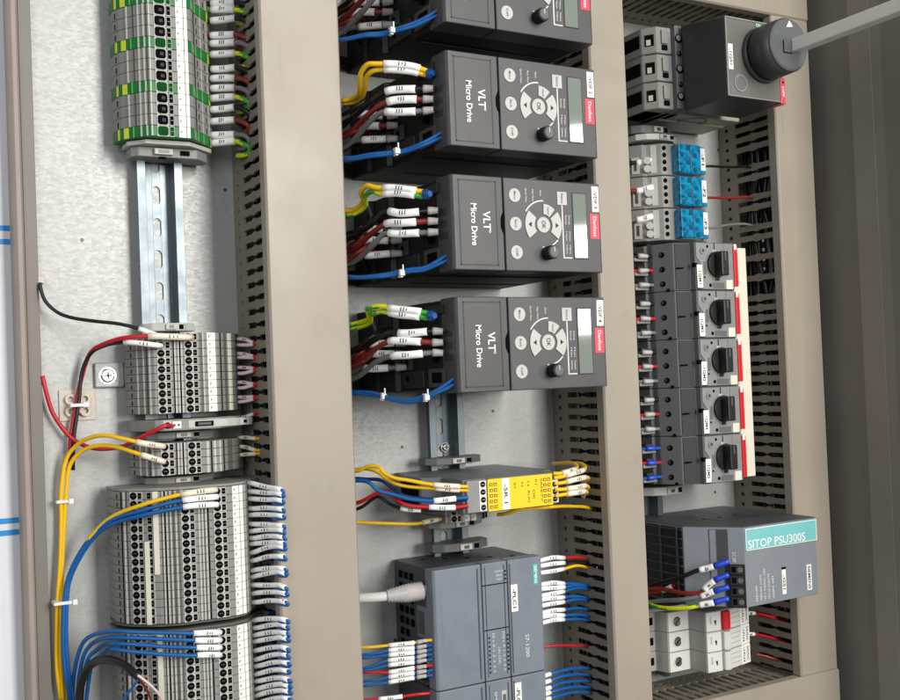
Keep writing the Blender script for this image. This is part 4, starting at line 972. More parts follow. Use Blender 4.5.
# ------------------------------------------------------------------ wires of the top strip (into the widest duct)
GA = 'marked wires of the top left strip'
A1 = [('black', [(246.8, 19, 302.6), (248.3, 22, 302.2), (256.2, 30, 301.1), (265.2, 37, 300.4), (269.9, 42, 297.8), (273.2, 44, 294.6), (273.7, 41, 291.6), (271.2, 35, 290.9), (269.9, 27, 293.1), (275.1, 24, 293.8), (281.8, 26, 293.4)]), ('yg', [(246.7, 19, 297.5), (248.1, 22, 297.1), (256.1, 30, 295.9), (265.0, 37, 294.7), (269.7, 42, 292.1), (273.0, 44, 289.5), (273.5, 41, 286.5), (271.0, 35, 285.8), (269.7, 27, 287.9), (274.9, 24, 288.6), (281.7, 26, 288.2)]), ('black', [(246.4, 19, 288.9), (247.8, 22, 288.5), (255.7, 30, 287.4), (264.8, 37, 287.6), (269.4, 42, 285.0), (272.6, 44, 281.0), (273.2, 41, 278.0), (270.7, 35, 277.2), (269.4, 27, 279.3), (274.6, 24, 279.9), (281.3, 26, 279.5)]), ('brown', [(245.9, 19, 276.9), (247.4, 22, 276.6), (255.3, 30, 275.6), (264.3, 37, 275.0), (269.0, 42, 272.4), (272.2, 44, 269.2), (272.7, 41, 266.2), (270.3, 35, 265.3), (269.0, 27, 267.3), (274.1, 24, 267.9), (280.9, 26, 267.4)]), ('grey', [(245.7, 19, 270.6), (247.2, 22, 270.3), (255.1, 30, 269.2), (264.1, 37, 268.7), (268.7, 42, 266.1), (272.0, 44, 263.0), (272.5, 41, 259.9), (270.0, 35, 259.0), (268.7, 27, 260.9), (273.9, 24, 261.4), (280.6, 26, 261.0)]), ('yg', [(245.4, 19, 262.3), (246.9, 22, 261.9), (254.8, 30, 261.0), (263.7, 37, 260.4), (268.4, 42, 257.9), (271.7, 44, 254.7), (272.2, 41, 251.6), (269.7, 35, 250.7), (268.4, 27, 252.5), (273.6, 24, 253.0), (280.3, 26, 252.6)]), ('black', [(245.0, 19, 250.4), (246.5, 22, 250.1), (254.4, 30, 249.1), (263.3, 37, 249.4), (268.0, 42, 246.9), (271.2, 44, 243.0), (271.7, 41, 239.8), (269.3, 35, 238.9), (268.0, 27, 240.6), (273.1, 24, 241.0), (279.9, 26, 240.5)]), ('brown', [(244.7, 19, 242.8), (246.2, 22, 242.6), (254.1, 30, 241.7), (263.0, 37, 240.8), (267.7, 42, 238.3), (270.9, 44, 235.5), (271.5, 41, 232.3), (269.0, 35, 231.4), (267.7, 27, 233.0), (272.8, 24, 233.4), (279.6, 26, 232.9)]), ('grey', [(244.4, 19, 234.9), (245.9, 22, 234.7), (253.8, 30, 233.8), (262.8, 37, 233.3), (267.4, 42, 230.9), (270.7, 44, 227.7), (271.2, 41, 224.5), (268.7, 35, 223.5), (267.4, 27, 225.1), (272.5, 24, 225.4), (279.3, 26, 224.9)]), ('yg', [(244.2, 19, 227.4), (245.6, 22, 227.2), (253.5, 30, 226.3), (262.5, 37, 225.9), (267.1, 42, 223.5), (270.4, 44, 220.3), (270.9, 41, 217.0), (268.4, 35, 216.0), (267.1, 27, 217.5), (272.3, 24, 217.8), (279.0, 26, 217.3)]), ('black', [(243.8, 19, 218.3), (245.3, 22, 218.1), (253.2, 30, 217.3), (262.2, 37, 217.6), (266.8, 42, 215.2), (270.0, 44, 211.3), (270.6, 41, 208.0), (268.1, 35, 206.9), (266.8, 27, 208.4), (271.9, 24, 208.6), (278.6, 26, 208.1)]), ('brown', [(243.5, 19, 209.3), (245.0, 22, 209.1), (252.9, 30, 208.3), (261.8, 37, 207.8), (266.5, 42, 205.5), (269.7, 44, 202.3), (270.2, 41, 199.0), (267.8, 35, 197.9), (266.5, 27, 199.3), (271.6, 24, 199.4), (278.3, 26, 198.9)]), ('grey', [(243.1, 19, 198.2), (244.6, 22, 198.0), (252.5, 30, 197.3), (261.4, 37, 196.9), (266.1, 42, 194.6), (269.3, 44, 191.4), (269.8, 41, 188.1), (267.4, 35, 186.9), (266.0, 27, 188.2), (271.2, 24, 188.3), (277.9, 26, 187.7)]), ('yg', [(242.9, 19, 192.3), (244.4, 22, 192.1), (252.3, 30, 191.4), (261.2, 37, 191.0), (265.9, 42, 188.7), (269.1, 44, 185.6), (269.6, 41, 182.2), (267.1, 35, 181.0), (265.8, 27, 182.3), (270.9, 24, 182.3), (277.7, 26, 181.7)])]
cnt = {}
tot = {'black': 4, 'yg': 4, 'brown': 3, 'grey': 3}
for i, (c, p) in enumerate(A1):
    k = cnt.get(c, 0); cnt[c] = k+1
    nm = {'yg': 'green and yellow', 'brown': 'reddish brown'}.get(c, c)
    wire(p, c, '%s wire leaving the top strip, %s of its colour' % (nm, nth(k, tot[c])), 2.0, sleeve=(.08,.35), group=GA)
# ------------------------------------------------------------------ ten-way block
GB = 'red wires of the ten-way block'
B1 = [[(259.7, 27, 38.6), (263.3, 33, 37.7), (268.0, 38, 35.7), (272.2, 42, 34.3), (277.1, 44, 33.9), (282.9, 44, 33.7)], [(259.5, 27, 33.9), (263.2, 33, 33.7), (267.9, 38, 33.8), (272.2, 42, 33.8), (277.1, 44, 33.4), (282.8, 44, 33.2)], [(259.3, 27, 27.3), (262.9, 33, 26.6), (267.6, 38, 24.8), (271.8, 42, 23.5), (276.7, 44, 23.1), (282.4, 44, 22.8)], [(259.2, 27, 24.1), (262.8, 33, 23.7), (267.5, 38, 23.3), (271.8, 42, 23.0), (276.7, 44, 22.6), (282.4, 44, 22.4)], [(258.9, 27, 16.3), (262.5, 33, 15.8), (267.2, 38, 14.9), (271.4, 42, 14.1), (276.4, 44, 13.7), (282.1, 44, 13.5)], [(258.7, 27, 11.7), (262.4, 33, 11.8), (267.1, 38, 12.9), (271.4, 42, 13.6), (276.4, 44, 13.2), (282.1, 44, 12.9)], [(258.5, 27, 4.7), (262.1, 33, 4.3), (266.8, 38, 3.4), (271.0, 42, 2.8), (275.9, 44, 2.4), (281.6, 44, 2.1)], [(258.3, 27, 0.5), (261.9, 33, 0.7), (266.7, 38, 1.7), (271.0, 42, 2.3), (275.9, 44, 1.9), (281.6, 44, 1.6)], [(258.0, 27, -6.6), (261.7, 33, -6.8), (266.4, 38, -7.1), (270.6, 42, -7.4), (275.6, 44, -7.8), (281.3, 44, -8.1)], [(257.9, 27, -10.5), (261.5, 33, -10.2), (266.3, 38, -8.8), (270.6, 42, -7.8), (275.5, 44, -8.3), (281.2, 44, -8.6)], [(257.5, 27, -22.5), (261.1, 33, -22.0), (265.9, 38, -20.2), (270.2, 42, -18.9), (275.1, 44, -19.4), (280.8, 44, -19.7)]]
for i, p in enumerate(B1):
    wire(p, 'red', 'red wire with pale pink sleeve right of the ten-way block, %s' % nth(i, len(B1)), 1.0, sleeve=(.02,.5), sleeve_mat='sleeve_pink', group=GB, prints=(i % 2 == 0))
LT = lambda p, c, lab, **k: wire(p, c, lab, **k)
LT([(118.1, 9, 82.6), (118.5, 10, 77.3), (121.4, 12, 68.4), (128.2, 16, 60.8), (137.5, 22, 55.9), (151.6, 32, 52.6), (165.8, 42, 50.0), (177.4, 50, 46.5), (186.1, 52, 43.0), (196.2, 49, 39.4)], 'black', 'black wire crossing the bare plate from the edge strip to the ten-way block', r=1.35, sleeve=(.82,.995), group=None)
LT([(136.1, 6, -55.3), (136.6, 7, -33.2), (140.9, 7, -7.5), (145.0, 8, 12.3), (150.8, 14, 29.8), (158.3, 28, 36.3), (169.2, 44, 39.3), (185.5, 54, 40.1), (198.0, 56, 39.9), (209.6, 54, 39.4), (218.1, 49, 39.3)], 'red', 'red wire arching over the ten-way block into its second row', r=1.7, sleeve=(.8,.995), sleeve_mat='sleeve_cream')
LT([(137.0, 9, -55.2), (138.2, 10, -31.7), (142.7, 10, -3.9), (145.3, 11, 16.7), (151.9, 16, 30.4), (160.7, 30, 35.5), (169.9, 44, 36.6), (180.1, 52, 35.1), (188.4, 53, 33.7), (195.6, 49, 33.3)], 'black', 'black wire beside the red one, arching into the ten-way block', r=1.4, sleeve=(.8,.995), name='wire')
LT([(118.1, 7, 14.7), (119.4, 8, 4.4), (123.7, 8, -11.9), (130.4, 8, -23.9), (136.8, 10, -31.6), (144.6, 13, -37.2), (153.9, 16, -40.6), (163.9, 20, -40.7), (171.7, 28, -38.0), (179.2, 40, -33.3), (188.6, 50, -27.8), (195.4, 52, -24.9), (201.8, 46, -25.7)], 'red', 'red wire sagging across the plate into the lone fuse terminal', r=1.6)
b = MB(); b.box(116.9, 121.8, .2, 8, 82.1, 88.0, M['pad'], .8); solo('cable_clip', b, 'small beige clip at the edge strip where the black wire starts', 'cable clip', (119.6, 4, 85.3))
# four-way block
LT([(123.7, 7, -221.6), (122.0, 7, -198.1), (122.0, 8, -170.4), (123.3, 8, -150.3), (126.0, 8, -120.1), (127.6, 8, -91.1), (128.5, 9, -69.2), (131.2, 11, -48.8), (136.3, 16, -38.7), (143.8, 26, -32.3), (153.4, 38, -30.2), (164.6, 48, -32.2), (177.9, 54, -36.4), (194.7, 50, -40.1)], 'yellow', 'yellow wire into the four-way block, upper of the two', r=1.55, sleeve=(.915,.998), sleeve_mat='sleeve_cream', group='yellow wires of the left bundle', n=8)
LT([(127.2, 7, -222.2), (125.2, 7, -198.6), (124.8, 8, -170.8), (125.4, 8, -150.5), (128.1, 8, -120.3), (130.4, 8, -91.4), (131.4, 10, -69.3), (134.4, 12, -51.9), (140.7, 18, -41.8), (150.3, 28, -37.3), (161.6, 38, -38.4), (173.4, 48, -43.2), (182.8, 53, -47.2), (194.3, 50, -51.4)], 'yellow', 'yellow wire into the four-way block, lower of the two', r=1.55, sleeve=(.925,.998), sleeve_mat='sleeve_cream', group='yellow wires of the left bundle', n=8)
D1 = [[(258.4, 25, -38.2), (262.8, 31, -38.4), (268.0, 37, -38.8), (273.5, 42, -39.2), (279.6, 43, -39.9)], [(258.1, 25, -44.8), (262.5, 31, -46.0), (267.6, 37, -47.9), (273.1, 42, -49.0), (279.2, 43, -49.8)], [(257.9, 25, -51.8), (262.3, 31, -51.5), (267.5, 37, -51.0), (273.0, 42, -50.9), (279.1, 43, -51.7)]]
for i, p in enumerate(D1): wire(p, 'yellow', 'yellow wire with a cream sleeve leaving the four-way block to the right, %s' % nth(i, 3), 1.1, sleeve=(.02,.55), sleeve_mat='sleeve_cream', group='yellow wires right of the four-way block')
# ------------------------------------------------------------------ upper tall strip
LT([(124.8, 9, -221.3), (124.1, 9, -198.0), (124.4, 9, -177.8), (126.1, 10, -150.3), (129.0, 12, -136.6), (135.3, 17, -120.0), (145.4, 28, -101.7), (157.7, 42, -87.8), (173.4, 58, -80.7), (192.3, 68, -75.6), (209.1, 73, -72.7), (226.5, 69, -72.7)], 'yellow', 'yellow wire into the third row of the upper tall strip', r=1.5, sleeve=(.88,.998), sleeve_mat='sleeve_cream', n=8)
for k, (p, lab) in enumerate(zip([[(128.7, 15, -220.5), (126.0, 15, -197.0), (125.1, 15, -176.7), (127.1, 15, -149.6), (129.5, 16, -133.9), (135.9, 20, -118.2), (146.1, 28, -101.8), (157.7, 42, -90.7), (173.3, 58, -84.3), (192.2, 68, -79.5), (208.9, 73, -77.7), (227.0, 69, -77.9)], [(131.0, 15, -220.9), (128.0, 15, -197.3), (127.1, 15, -177.0), (129.0, 15, -149.9), (131.3, 16, -134.1), (137.5, 20, -118.4), (147.5, 28, -103.3), (157.6, 42, -93.5), (173.1, 58, -87.8), (192.1, 68, -83.7), (208.7, 73, -82.3), (226.8, 69, -83.6)]], ('blue wire into the third row of the upper tall strip, upper of the pair', 'blue wire into the third row of the upper tall strip, lower of the pair'))):
    LT(p, 'blue', lab, r=1.55, sleeve=(.88,.998), group='blue wires of the left bundle', n=8)
def tall_wires(L, where):
    for i, p in enumerate(L):
        wire(p, 'blue', 'white sleeved blue wire at the right edge of %s, %s' % (where, nth(i, len(L))), 1.3, sleeve=(.02,.45), group='white sleeved wires right of '+where)
def out_path(za, zb):
    """straight out of the block's shoulder, past the lid edge, a tight bend, then back down into the duct"""
    return [(254.6,54,za), (257.2,61,za+(zb-za)*.25), (261.6,73.5,za+(zb-za)*.7), (265.6,85.5,zb), (267.5,90,zb-.3), (269.2,91.5,zb-1.6), (268.6,90,zb-2.8), (265.8,84.5,zb-2.8), (265.4,72,zb-2.4), (266,58,zb-2.2), (274,50,zb-2)]
tall_wires([out_path(a, c) for a, c in [(-70.8, -74.3), (-77.3, -77.5), (-83.0, -82.3), (-90.2, -88.5), (-95.5, -93.2), (-101.6, -100.5), (-107.7, -104.1), (-112.6, -108.5), (-117.2, -112.8), (-124.0, -115.7), (-129.7, -123.0), (-137.3, -131.7), (-142.2, -134.6), (-147.5, -144.7), (-154.3, -149.1), (-160.7, -155.6)]], 'the upper tall strip')
tall_wires([out_path(a, c) for a, c in [(-174.3, -168.9), (-180.0, -173.2), (-185.6, -178.3), (-190.2, -182.3), (-197.0, -189.1), (-203.7, -194.2), (-208.6, -199.9), (-214.7, -205.3), (-219.6, -211.4), (-226.0, -216.1), (-230.8, -220.1), (-236.9, -225.5)]], 'the lower tall strip')
# lower tall strip, left side
for k, p in enumerate([[(130.4, 12, -225.9), (132.0, 15, -203.8), (134.4, 20, -187.9), (137.8, 30, -175.7), (144.0, 42, -169.6), (153.3, 54, -166.9), (165.8, 63, -167.4), (185.0, 70, -169.7), (201.7, 74, -171.8), (214.7, 74, -173.4), (225.7, 69, -175.9)], [(133.1, 15, -225.6), (135.0, 18, -203.6), (137.3, 23, -189.2), (141.5, 30, -179.8), (146.6, 42, -173.6), (153.2, 54, -171.3), (165.7, 63, -172.0), (184.8, 70, -174.7), (201.5, 74, -177.0), (214.5, 74, -178.7), (225.5, 69, -181.3)], [(135.7, 18, -225.3), (137.9, 21, -203.4), (140.2, 26, -190.4), (145.2, 30, -184.0), (149.3, 42, -177.5), (153.0, 54, -175.6), (165.5, 63, -176.6), (184.7, 70, -179.7), (201.3, 74, -182.2), (214.3, 74, -184.0), (225.3, 69, -186.6)], [(138.3, 21, -225.0), (140.9, 24, -203.2), (143.1, 29, -191.7), (148.9, 30, -188.1), (151.9, 42, -181.5), (152.9, 54, -179.9), (165.4, 63, -181.2), (184.5, 70, -184.7), (201.1, 74, -187.3), (214.1, 74, -189.3), (225.1, 69, -192.0)]]):
    wire(p, 'blue', 'blue wire with a white sleeve crossing the lower tall strip, %s of four' % nth(k, 4), 1.5, sleeve=(.86,.997), group='blue wires of the lower tall strip', n=7)
wire([(132.4, 28, -226.4), (133.3, 30, -210.5), (136.4, 34, -197.3), (142.0, 42, -189.4), (148.6, 54, -186.5), (155.5, 66, -188.1), (160.4, 74, -191.6), (163.5, 78, -194.6)], 'black', 'thick black sheathed cable bending towards the lower tall strip', 3.0, group=None, name='sheathed_cable', seg=12)
wire([(161.1, 77, -192.4), (165.9, 79, -196.2), (172.5, 79, -202.8), (178.5, 76, -212.2), (182.0, 72, -221.5)], 'pink', 'pale pink core coming out of the thick black cable', 1.0)
wire([(161.3, 76, -192.7), (163.2, 76, -197.8), (159.8, 72, -204.3), (154.7, 66, -213.1), (152.7, 62, -218.6)], 'blue', 'thin blue core bending back from the end of the black cable', .9)
wire([(162.8, 75, -194.5), (166.7, 75, -200.7), (171.3, 72, -209.1), (174.7, 68, -219.7)], 'brown', 'dark brown core beside the pink one at the black cable end', .9)
# ties and tie pads
def tie(c, w, hh, dirs, lab, head=1):
    """a nylon tie: rounded loop around a bundle with its locking head"""
    b = MB(); x, h, z = c
    loop = [(x-w,h-hh), (x+w,h-hh), (x+w,h+hh), (x-w,h+hh)]
    if dirs == 'h':   # bundle runs along z
        b.profz([(x-w-.7,h-hh-.7),(x+w+.7,h-hh-.7),(x+w+.7,h+hh+.7),(x-w-.7,h+hh+.7)], z-1.2, z+1.2, M['tie'], .5); b.box(x+w-1, x+w+2.6, h+hh-1.5, h+hh+2.0, z-2.0, z+2.0, M['tie'], .6)
    else:
        b.prism([(x-1.2,h-hh-.7,z-w-.7),(x-1.2,h-hh-.7,z+w+.7),(x-1.2,h+hh+.7,z+w+.7),(x-1.2,h+hh+.7,z-w-.7)], (2.4,0,0), M['tie'], .5); b.box(x-2.1, x+2.1, h+hh-1, h+hh+2.4, z-2, z+2, M['tie'], .6)
        b.box(x+.2, x+1.2, h+hh+1, h+hh+2, z+1, z+6.5, M['tie'], .2)
    return solo('cable_tie', b, lab, 'cable tie', c, 'white cable ties')
tie((129.3, 8.5, -77.7), 4.4, 2.4, 'h', 'white cable tie round the yellow wires left of the upper tall strip')
tie((126.5, 12, -150.0), 6.6, 5.4, 'h', 'white cable tie round yellow and blue wires, lower end of the left bundle')
t = thing('tie_mount', 'square beige stick-on mount with a tie holding the red and black wires', 'cable tie mount', (142.9, 0, -7.6))
x0, x1, z0, z1 = 129.9, 156.1, -19.2, 3.9
b = MB(); b.box(x0, x1, .15, 1.4, z0, z1, M['pad'], .4); part(t, 'pad', b)
xm, zm = (x0+x1)/2, (z0+z1)/2
b = MB()
for sx in (-1, 1):
    for sz in (-1, 1): b.ring((xm+sx*5.2,1.3,zm+sz*4.4), (0,1,0), 2.2, 4.0, 3.2, M['pad'], 18)
b.box(xm-3, xm+3, 1.2, 4.4, zm-6, zm+6, M['pad'], .6); part(t, 'cradle', b)
b = MB(); b.box(xm-6, xm+3.5, 12.2, 13.3, zm-1.2, zm+1.2, M['tie'], .3); b.box(xm-7, xm-5.8, 3, 13, zm-1.2, zm+1.2, M['tie'], .3); b.box(xm+2.6, xm+3.7, 3, 13, zm-1.2, zm+1.2, M['tie'], .3); b.box(xm+3, xm+8, 4.2, 6.2, zm-2, zm+2, M['tie'], .5); part(t, 'strap', b)
t = thing('rail_bracket', 'small steel rail foot with a cross-head screw beside the ten-way block', 'rail bracket', (165.5, 0, 14.1))
x0, x1, z0, z1 = 155.9, 177.3, 4.6, 23.5
b = MB(); b.box(x0, x1, .3, 4.2, z0, z1, M['zinc'], 1.0); b.box(x1+.3, x1+30, .3, 9, z0+2, z1-2, M['zinc'], .8); part(t, 'plate', b)
screw(t, x0+(x1-x0)*.42, 4, (z0+z1)/2-.5, 5.4)
# ------------------------------------------------------------------ drive wires
names = ('the top drive', 'the second drive', 'the third drive', 'the lowest drive')
def off(L, dz): return [(x, h, z+dz) for x, h, z in L]
def loose(L, seed, a=1.6):
    r_ = random.Random(seed); n_ = len(L)
    return [(x, h+r_.uniform(-a, a)*2, z+r_.uniform(-a, a)) if 0 < i < n_-2 else (x, h, z) for i, (x, h, z) in enumerate(L)]
PEA = [(342.1, 60, 224.8), (348.1, 66, 225.4), (348.2, 78, 226.2), (343.1, 92, 231.2), (340.3, 100, 235.6), (341.7, 108, 239.2), (348.0, 114, 239.6), (360.1, 120, 238.6), (372.6, 125, 236.4), (383.2, 129, 232.9)]
PEB = [(343.8, 58, 223.0), (350.7, 64, 223.8), (352.1, 76, 224.7), (349.0, 90, 229.3), (346.2, 98, 233.0), (346.7, 106, 236.2), (353.0, 112, 236.5), (362.6, 118, 235.3), (373.6, 123, 233.2), (382.5, 127, 230.4)]
PEC = [(337.4, 58, 46.0), (347.7, 62, 47.2), (350.0, 74, 51.1), (344.6, 84, 55.8), (344.2, 94, 58.5), (348.5, 104, 58.0), (356.9, 114, 55.3), (366.1, 122, 52.8), (375.8, 129, 50.3)]
PED = [(338.1, 56, 43.0), (348.5, 60, 44.2), (352.6, 72, 48.1), (347.9, 84, 52.7), (348.2, 94, 54.6), (351.7, 104, 53.8), (358.4, 114, 51.3), (366.5, 121, 49.1), (374.5, 128, 46.8)]
UP = [('black', [(342.8, 46, 24.4), (349.6, 60, 27.2), (352.2, 84, 33.7), (355.5, 102, 38.1), (363.4, 113, 37.8), (379.2, 125, 37.1), (385.7, 131, 36.6)]), ('brown', [(342.4, 46, 14.1), (349.2, 60, 17.3), (351.9, 84, 24.8), (355.1, 102, 29.8), (363.1, 113, 29.6), (378.8, 125, 29.0), (385.3, 131, 28.5)]), ('grey', [(341.9, 46, 3.9), (348.8, 60, 7.5), (351.5, 84, 15.9), (354.8, 102, 21.6), (362.7, 113, 21.5), (378.5, 125, 20.8), (385.0, 131, 20.4)])]
LOW = [('black', [(346.3, 30, 20.3), (350.0, 40, 26.4), (355.4, 48, 31.1), (360.6, 54, 32.0), (376.1, 66, 31.1), (385.1, 73, 30.6)]), ('brown', [(345.9, 30, 10.3), (349.6, 40, 17.2), (355.0, 48, 22.6), (360.3, 54, 23.7), (375.7, 66, 22.9), (384.7, 73, 22.4)]), ('grey', [(345.6, 30, 4.3), (349.3, 40, 8.8), (354.6, 48, 12.3), (359.8, 54, 12.9), (375.3, 66, 12.1), (384.2, 73, 11.7)])]
BLU = [[(332.2, 70, 176.9), (337.7, 84, 174.7), (346.3, 98, 173.9), (356.6, 108, 174.8), (365.7, 117, 175.8), (374.7, 126, 178.3), (383.0, 133, 182.3), (391.0, 139, 187.6)], [(332.2, 70, 175.7), (337.6, 84, 173.5), (346.2, 98, 172.4), (356.6, 108, 173.3), (365.6, 117, 174.1), (374.6, 126, 176.3), (382.9, 133, 179.7), (390.8, 139, 183.1)]]
BLV = [[(336.1, 56, -6.1), (342.7, 68, -6.8), (349.7, 82, -7.6), (355.3, 98, -11.8), (360.8, 112, -14.0), (368.3, 122, -12.5), (376.7, 132, -7.7), (389.1, 141, 1.8)], [(336.1, 56, -7.3), (342.6, 68, -8.0), (349.7, 82, -9.0), (355.3, 98, -13.0), (360.8, 112, -15.1), (368.3, 122, -13.7), (376.6, 132, -9.2), (388.9, 141, -2.7)]]
for i, nm in enumerate(names):
    dz = ZD[i]-ZD[3]; g = 'wires plugged into '+nm
    for k, L in enumerate((off(PEA, ZD[i]-ZD[1]), off(PEB, ZD[i]-ZD[1])) if i < 2 else (loose(off(PEC, dz), nm), loose(off(PED, dz), nm))):
        o = wire(L, 'yellow' if i < 2 or (i == 2 and k == 0) else 'yg', ('%s earth wire into the blue lug of %s, %s of two') % ('yellow' if i < 2 or (i == 2 and k == 0) else 'green and yellow', nm, ('upper','lower')[k]), 2.0, sleeve=(.66,.93), group=g)
        if k == 0:
            e = L[-1]; b = MB(); b.cyl((e[0]-.5,e[1],e[2]-1.5), (e[0]+3,e[1]+1.5,e[2]-2), 4.2, M['lug_blue'], 3.4, 14); b.cyl((e[0]-2.5,e[1]-1,e[2]-1.2), (e[0]+1,e[1]+.4,e[2]-1.6), 3.0, M['lug_blue'], 4.2, 14); b.cyl((e[0]+1.2,e[1]+2,e[2]-2), (e[0]+1.6,e[1]+5.,e[2]-2), 2.6, M['lug_blue'], 2.2, 10); part(o, 'ring_lug', b)
    for c, L in UP:
        f0 = random.Random(nm+c).uniform(-.05, .03)
        wire(loose(off(L, dz), nm+c), c, '%s motor wire with white sleeve, upper row of %s' % ({'brown':'reddish brown'}.get(c, c), nm), 2.15, sleeve=(.63+f0,.86+f0*.6), ferrule=(.92,1.), group=g)
    for c, L in LOW:
        f0 = random.Random(c+nm).uniform(-.06, .05)
        wire(loose(off(L, dz), c+nm), c, '%s supply wire with white sleeve, lower row of %s' % ({'brown':'reddish brown'}.get(c, c), nm), 2.1, sleeve=(.48+f0,.8+f0), ferrule=(.86,1.), group=g)
    for k, (c, hh) in enumerate((('black', 34), ('brown', 52), ('brown', 40), ('black', 60), ('grey', 46))):     # slack lengths looped under the terminals
        rr_ = random.Random(nm+str(k)); zb = ZD[i]+14+k*9.5+rr_.uniform(-4, 4)
        wire([(334, hh-12, zb+rr_.uniform(-8, 8)), (342, hh, zb-4), (352, hh+12+rr_.uniform(-3, 6), zb+rr_.uniform(0, 7)), (362, hh+8, zb+9), (370, hh-2, zb+5), (377, hh-8, zb+rr_.uniform(-3, 3))], c, 'slack %s wire under the terminals of %s, %s of five from below' % ({'brown':'reddish brown'}.get(c, c), nm, ORD[k].replace('topmost','first')), 1.7, group=g)
    v = i == 3
    for k in (0, 1):
        wire(off(BLV[k], 0) if v else loose(off(BLU[k], ZD[i]-ZD[1]), nm, .9), 'blue', 'blue control wire along the lower edge of %s, %s of the pair' % (nm, ('upper','lower')[k]), 1.5, group=g)
    for q, f in enumerate((.36, .74) if v else (.55,)):
        P = smooth(off(BLV[0], 0) if v else off(BLU[0], ZD[i]-ZD[1])); c = along(P, f)
        tie((c.x, c.y, c.z-1), 2.4, 1.8, 'v', 'white cable tie on the blue wires of %s%s' % (nm, ', close to the beige duct' if v and q == 0 else (', close to its cover' if v else '')))
# ------------------------------------------------------------------ relay wires
wire([(336.9, 60, -68.2), (341.9, 66, -67.9), (346.9, 74, -64.5), (351.6, 82, -65.5), (353.7, 86, -69.6), (359.2, 92, -73.3), (368.1, 98, -75.7), (384.5, 106, -79.7), (399.9, 110, -82.1), (413.1, 112, -83.2)], 'yellow', 'yellow wire with a cream sleeve into the relay, uppermost on its left side', 1.5, sleeve=(.72,.93), sleeve_mat='sleeve_cream')
wire([(339.7, 54, -68.0), (349.0, 64, -67.4), (354.5, 74, -69.6), (357.3, 82, -74.0), (362.6, 90, -78.5), (372.4, 96, -81.1), (387.3, 104, -83.1), (404.5, 108, -85.4), (413.6, 111, -86.3)], 'yellow', 'yellow wire with a cream sleeve into the relay, just below the uppermost', 1.4, sleeve=(.74,.93), sleeve_mat='sleeve_cream')
wire([(335.7, 62, -75.9), (342.3, 70, -75.5), (345.8, 77, -77.2), (350.8, 82, -83.1), (360.6, 88, -86.6), (368.7, 94, -89.9), (377.6, 100, -91.8), (386.9, 104, -92.1), (400.6, 108, -92.0), (412.7, 112, -91.6)], 'blue', 'bright blue wire with a white sleeve into the relay', 1.6, sleeve=(.72,.9))
wire([(339.4, 54, -74.3), (348.6, 64, -74.8), (355.9, 74, -76.3), (362.2, 82, -82.1), (368.3, 90, -87.5), (379.7, 98, -90.9), (395.8, 104, -92.3), (413.8, 110, -93.4)], 'darkblue', 'dark blue wire crossing behind the bright blue one into the relay', 1.4)
wire([(338.5, 54, -95.6), (345.4, 62, -92.4), (354.8, 72, -86.1), (360.5, 78, -85.4), (364.1, 86, -90.9), (369.3, 94, -95.0), (385.4, 103, -97.7), (400.3, 108, -98.2), (412.4, 112, -97.8)], 'red', 'red wire with a white sleeve into the relay', 1.6, sleeve=(.7,.9))
wire([(339.2, 52, -100.6), (347.0, 58, -97.6), (354.0, 66, -90.5), (356.4, 72, -89.4), (361.0, 78, -94.8), (368.1, 86, -98.6), (379.7, 94, -100.2), (396.5, 102, -100.4), (411.1, 108, -99.5)], 'black', 'black wire with a white sleeve into the relay, lowest of its bundle', 1.4, sleeve=(.5,.66))
wire([(340.8, 40, -110.2), (353.1, 44, -111.8), (376.2, 48, -114.8), (397.1, 52, -116.2), (410.1, 54, -115.6), (421.7, 52, -115.0)], 'yellow', 'single yellow wire into the small terminal under the relay', 1.5, sleeve=(.78,.96), sleeve_mat='sleeve_cream')
for i, p in enumerate([[(496.4, 109, -79.6), (503.1, 109.5, -79.7), (511.3, 109.5, -79.1), (522.6, 104, -78.1), (532.4, 94, -77.0), (535.8, 84, -75.7), (535.5, 70, -75.9), (537.8, 52, -77.7)], [(496.7, 109, -83.3), (504.6, 110, -82.7), (516.9, 110, -81.2), (530.9, 104, -79.7), (541.3, 94, -78.1), (545.8, 82, -76.4), (552.6, 66, -76.9), (562.3, 50, -79.3), (576.5, 40, -82.2)], [(497.0, 109, -87.9), (505.4, 110, -87.5), (518.7, 110, -86.4), (533.0, 105, -85.6), (542.4, 96, -88.2), (547.8, 84, -91.6), (559.3, 66, -94.6), (576.4, 45, -97.8)], [(497.3, 109, -92.8), (506.1, 110, -92.9), (519.4, 110, -92.5), (532.0, 105, -93.1), (541.5, 96, -95.8), (546.9, 84, -98.8), (558.9, 66, -102.1), (576.0, 45, -106.0)], [(497.5, 109, -98.1), (505.8, 110, -97.8), (518.1, 110, -97.0), (530.2, 105, -97.4), (539.4, 97, -99.8), (547.2, 84, -103.2), (558.7, 66, -106.9), (575.7, 45, -111.4)]]):
    wire(p, 'yellow', 'yellow wire looping from the relay back into the duct, %s of five' % nth(i, 5), 1.6, sleeve=(.1,.32), sleeve_mat='sleeve_cream', group='yellow loops right of the relay')
wire([(460.1, 80, -112.4), (462.5, 90, -110.4), (470.0, 98, -107.1), (489.8, 98, -107.8), (513.0, 94, -109.3), (537.9, 80, -112.6), (562.3, 62, -117.3), (580.4, 50, -121.8)], 'yellow', 'yellow wire passing under the relay front into the duct', 1.5)
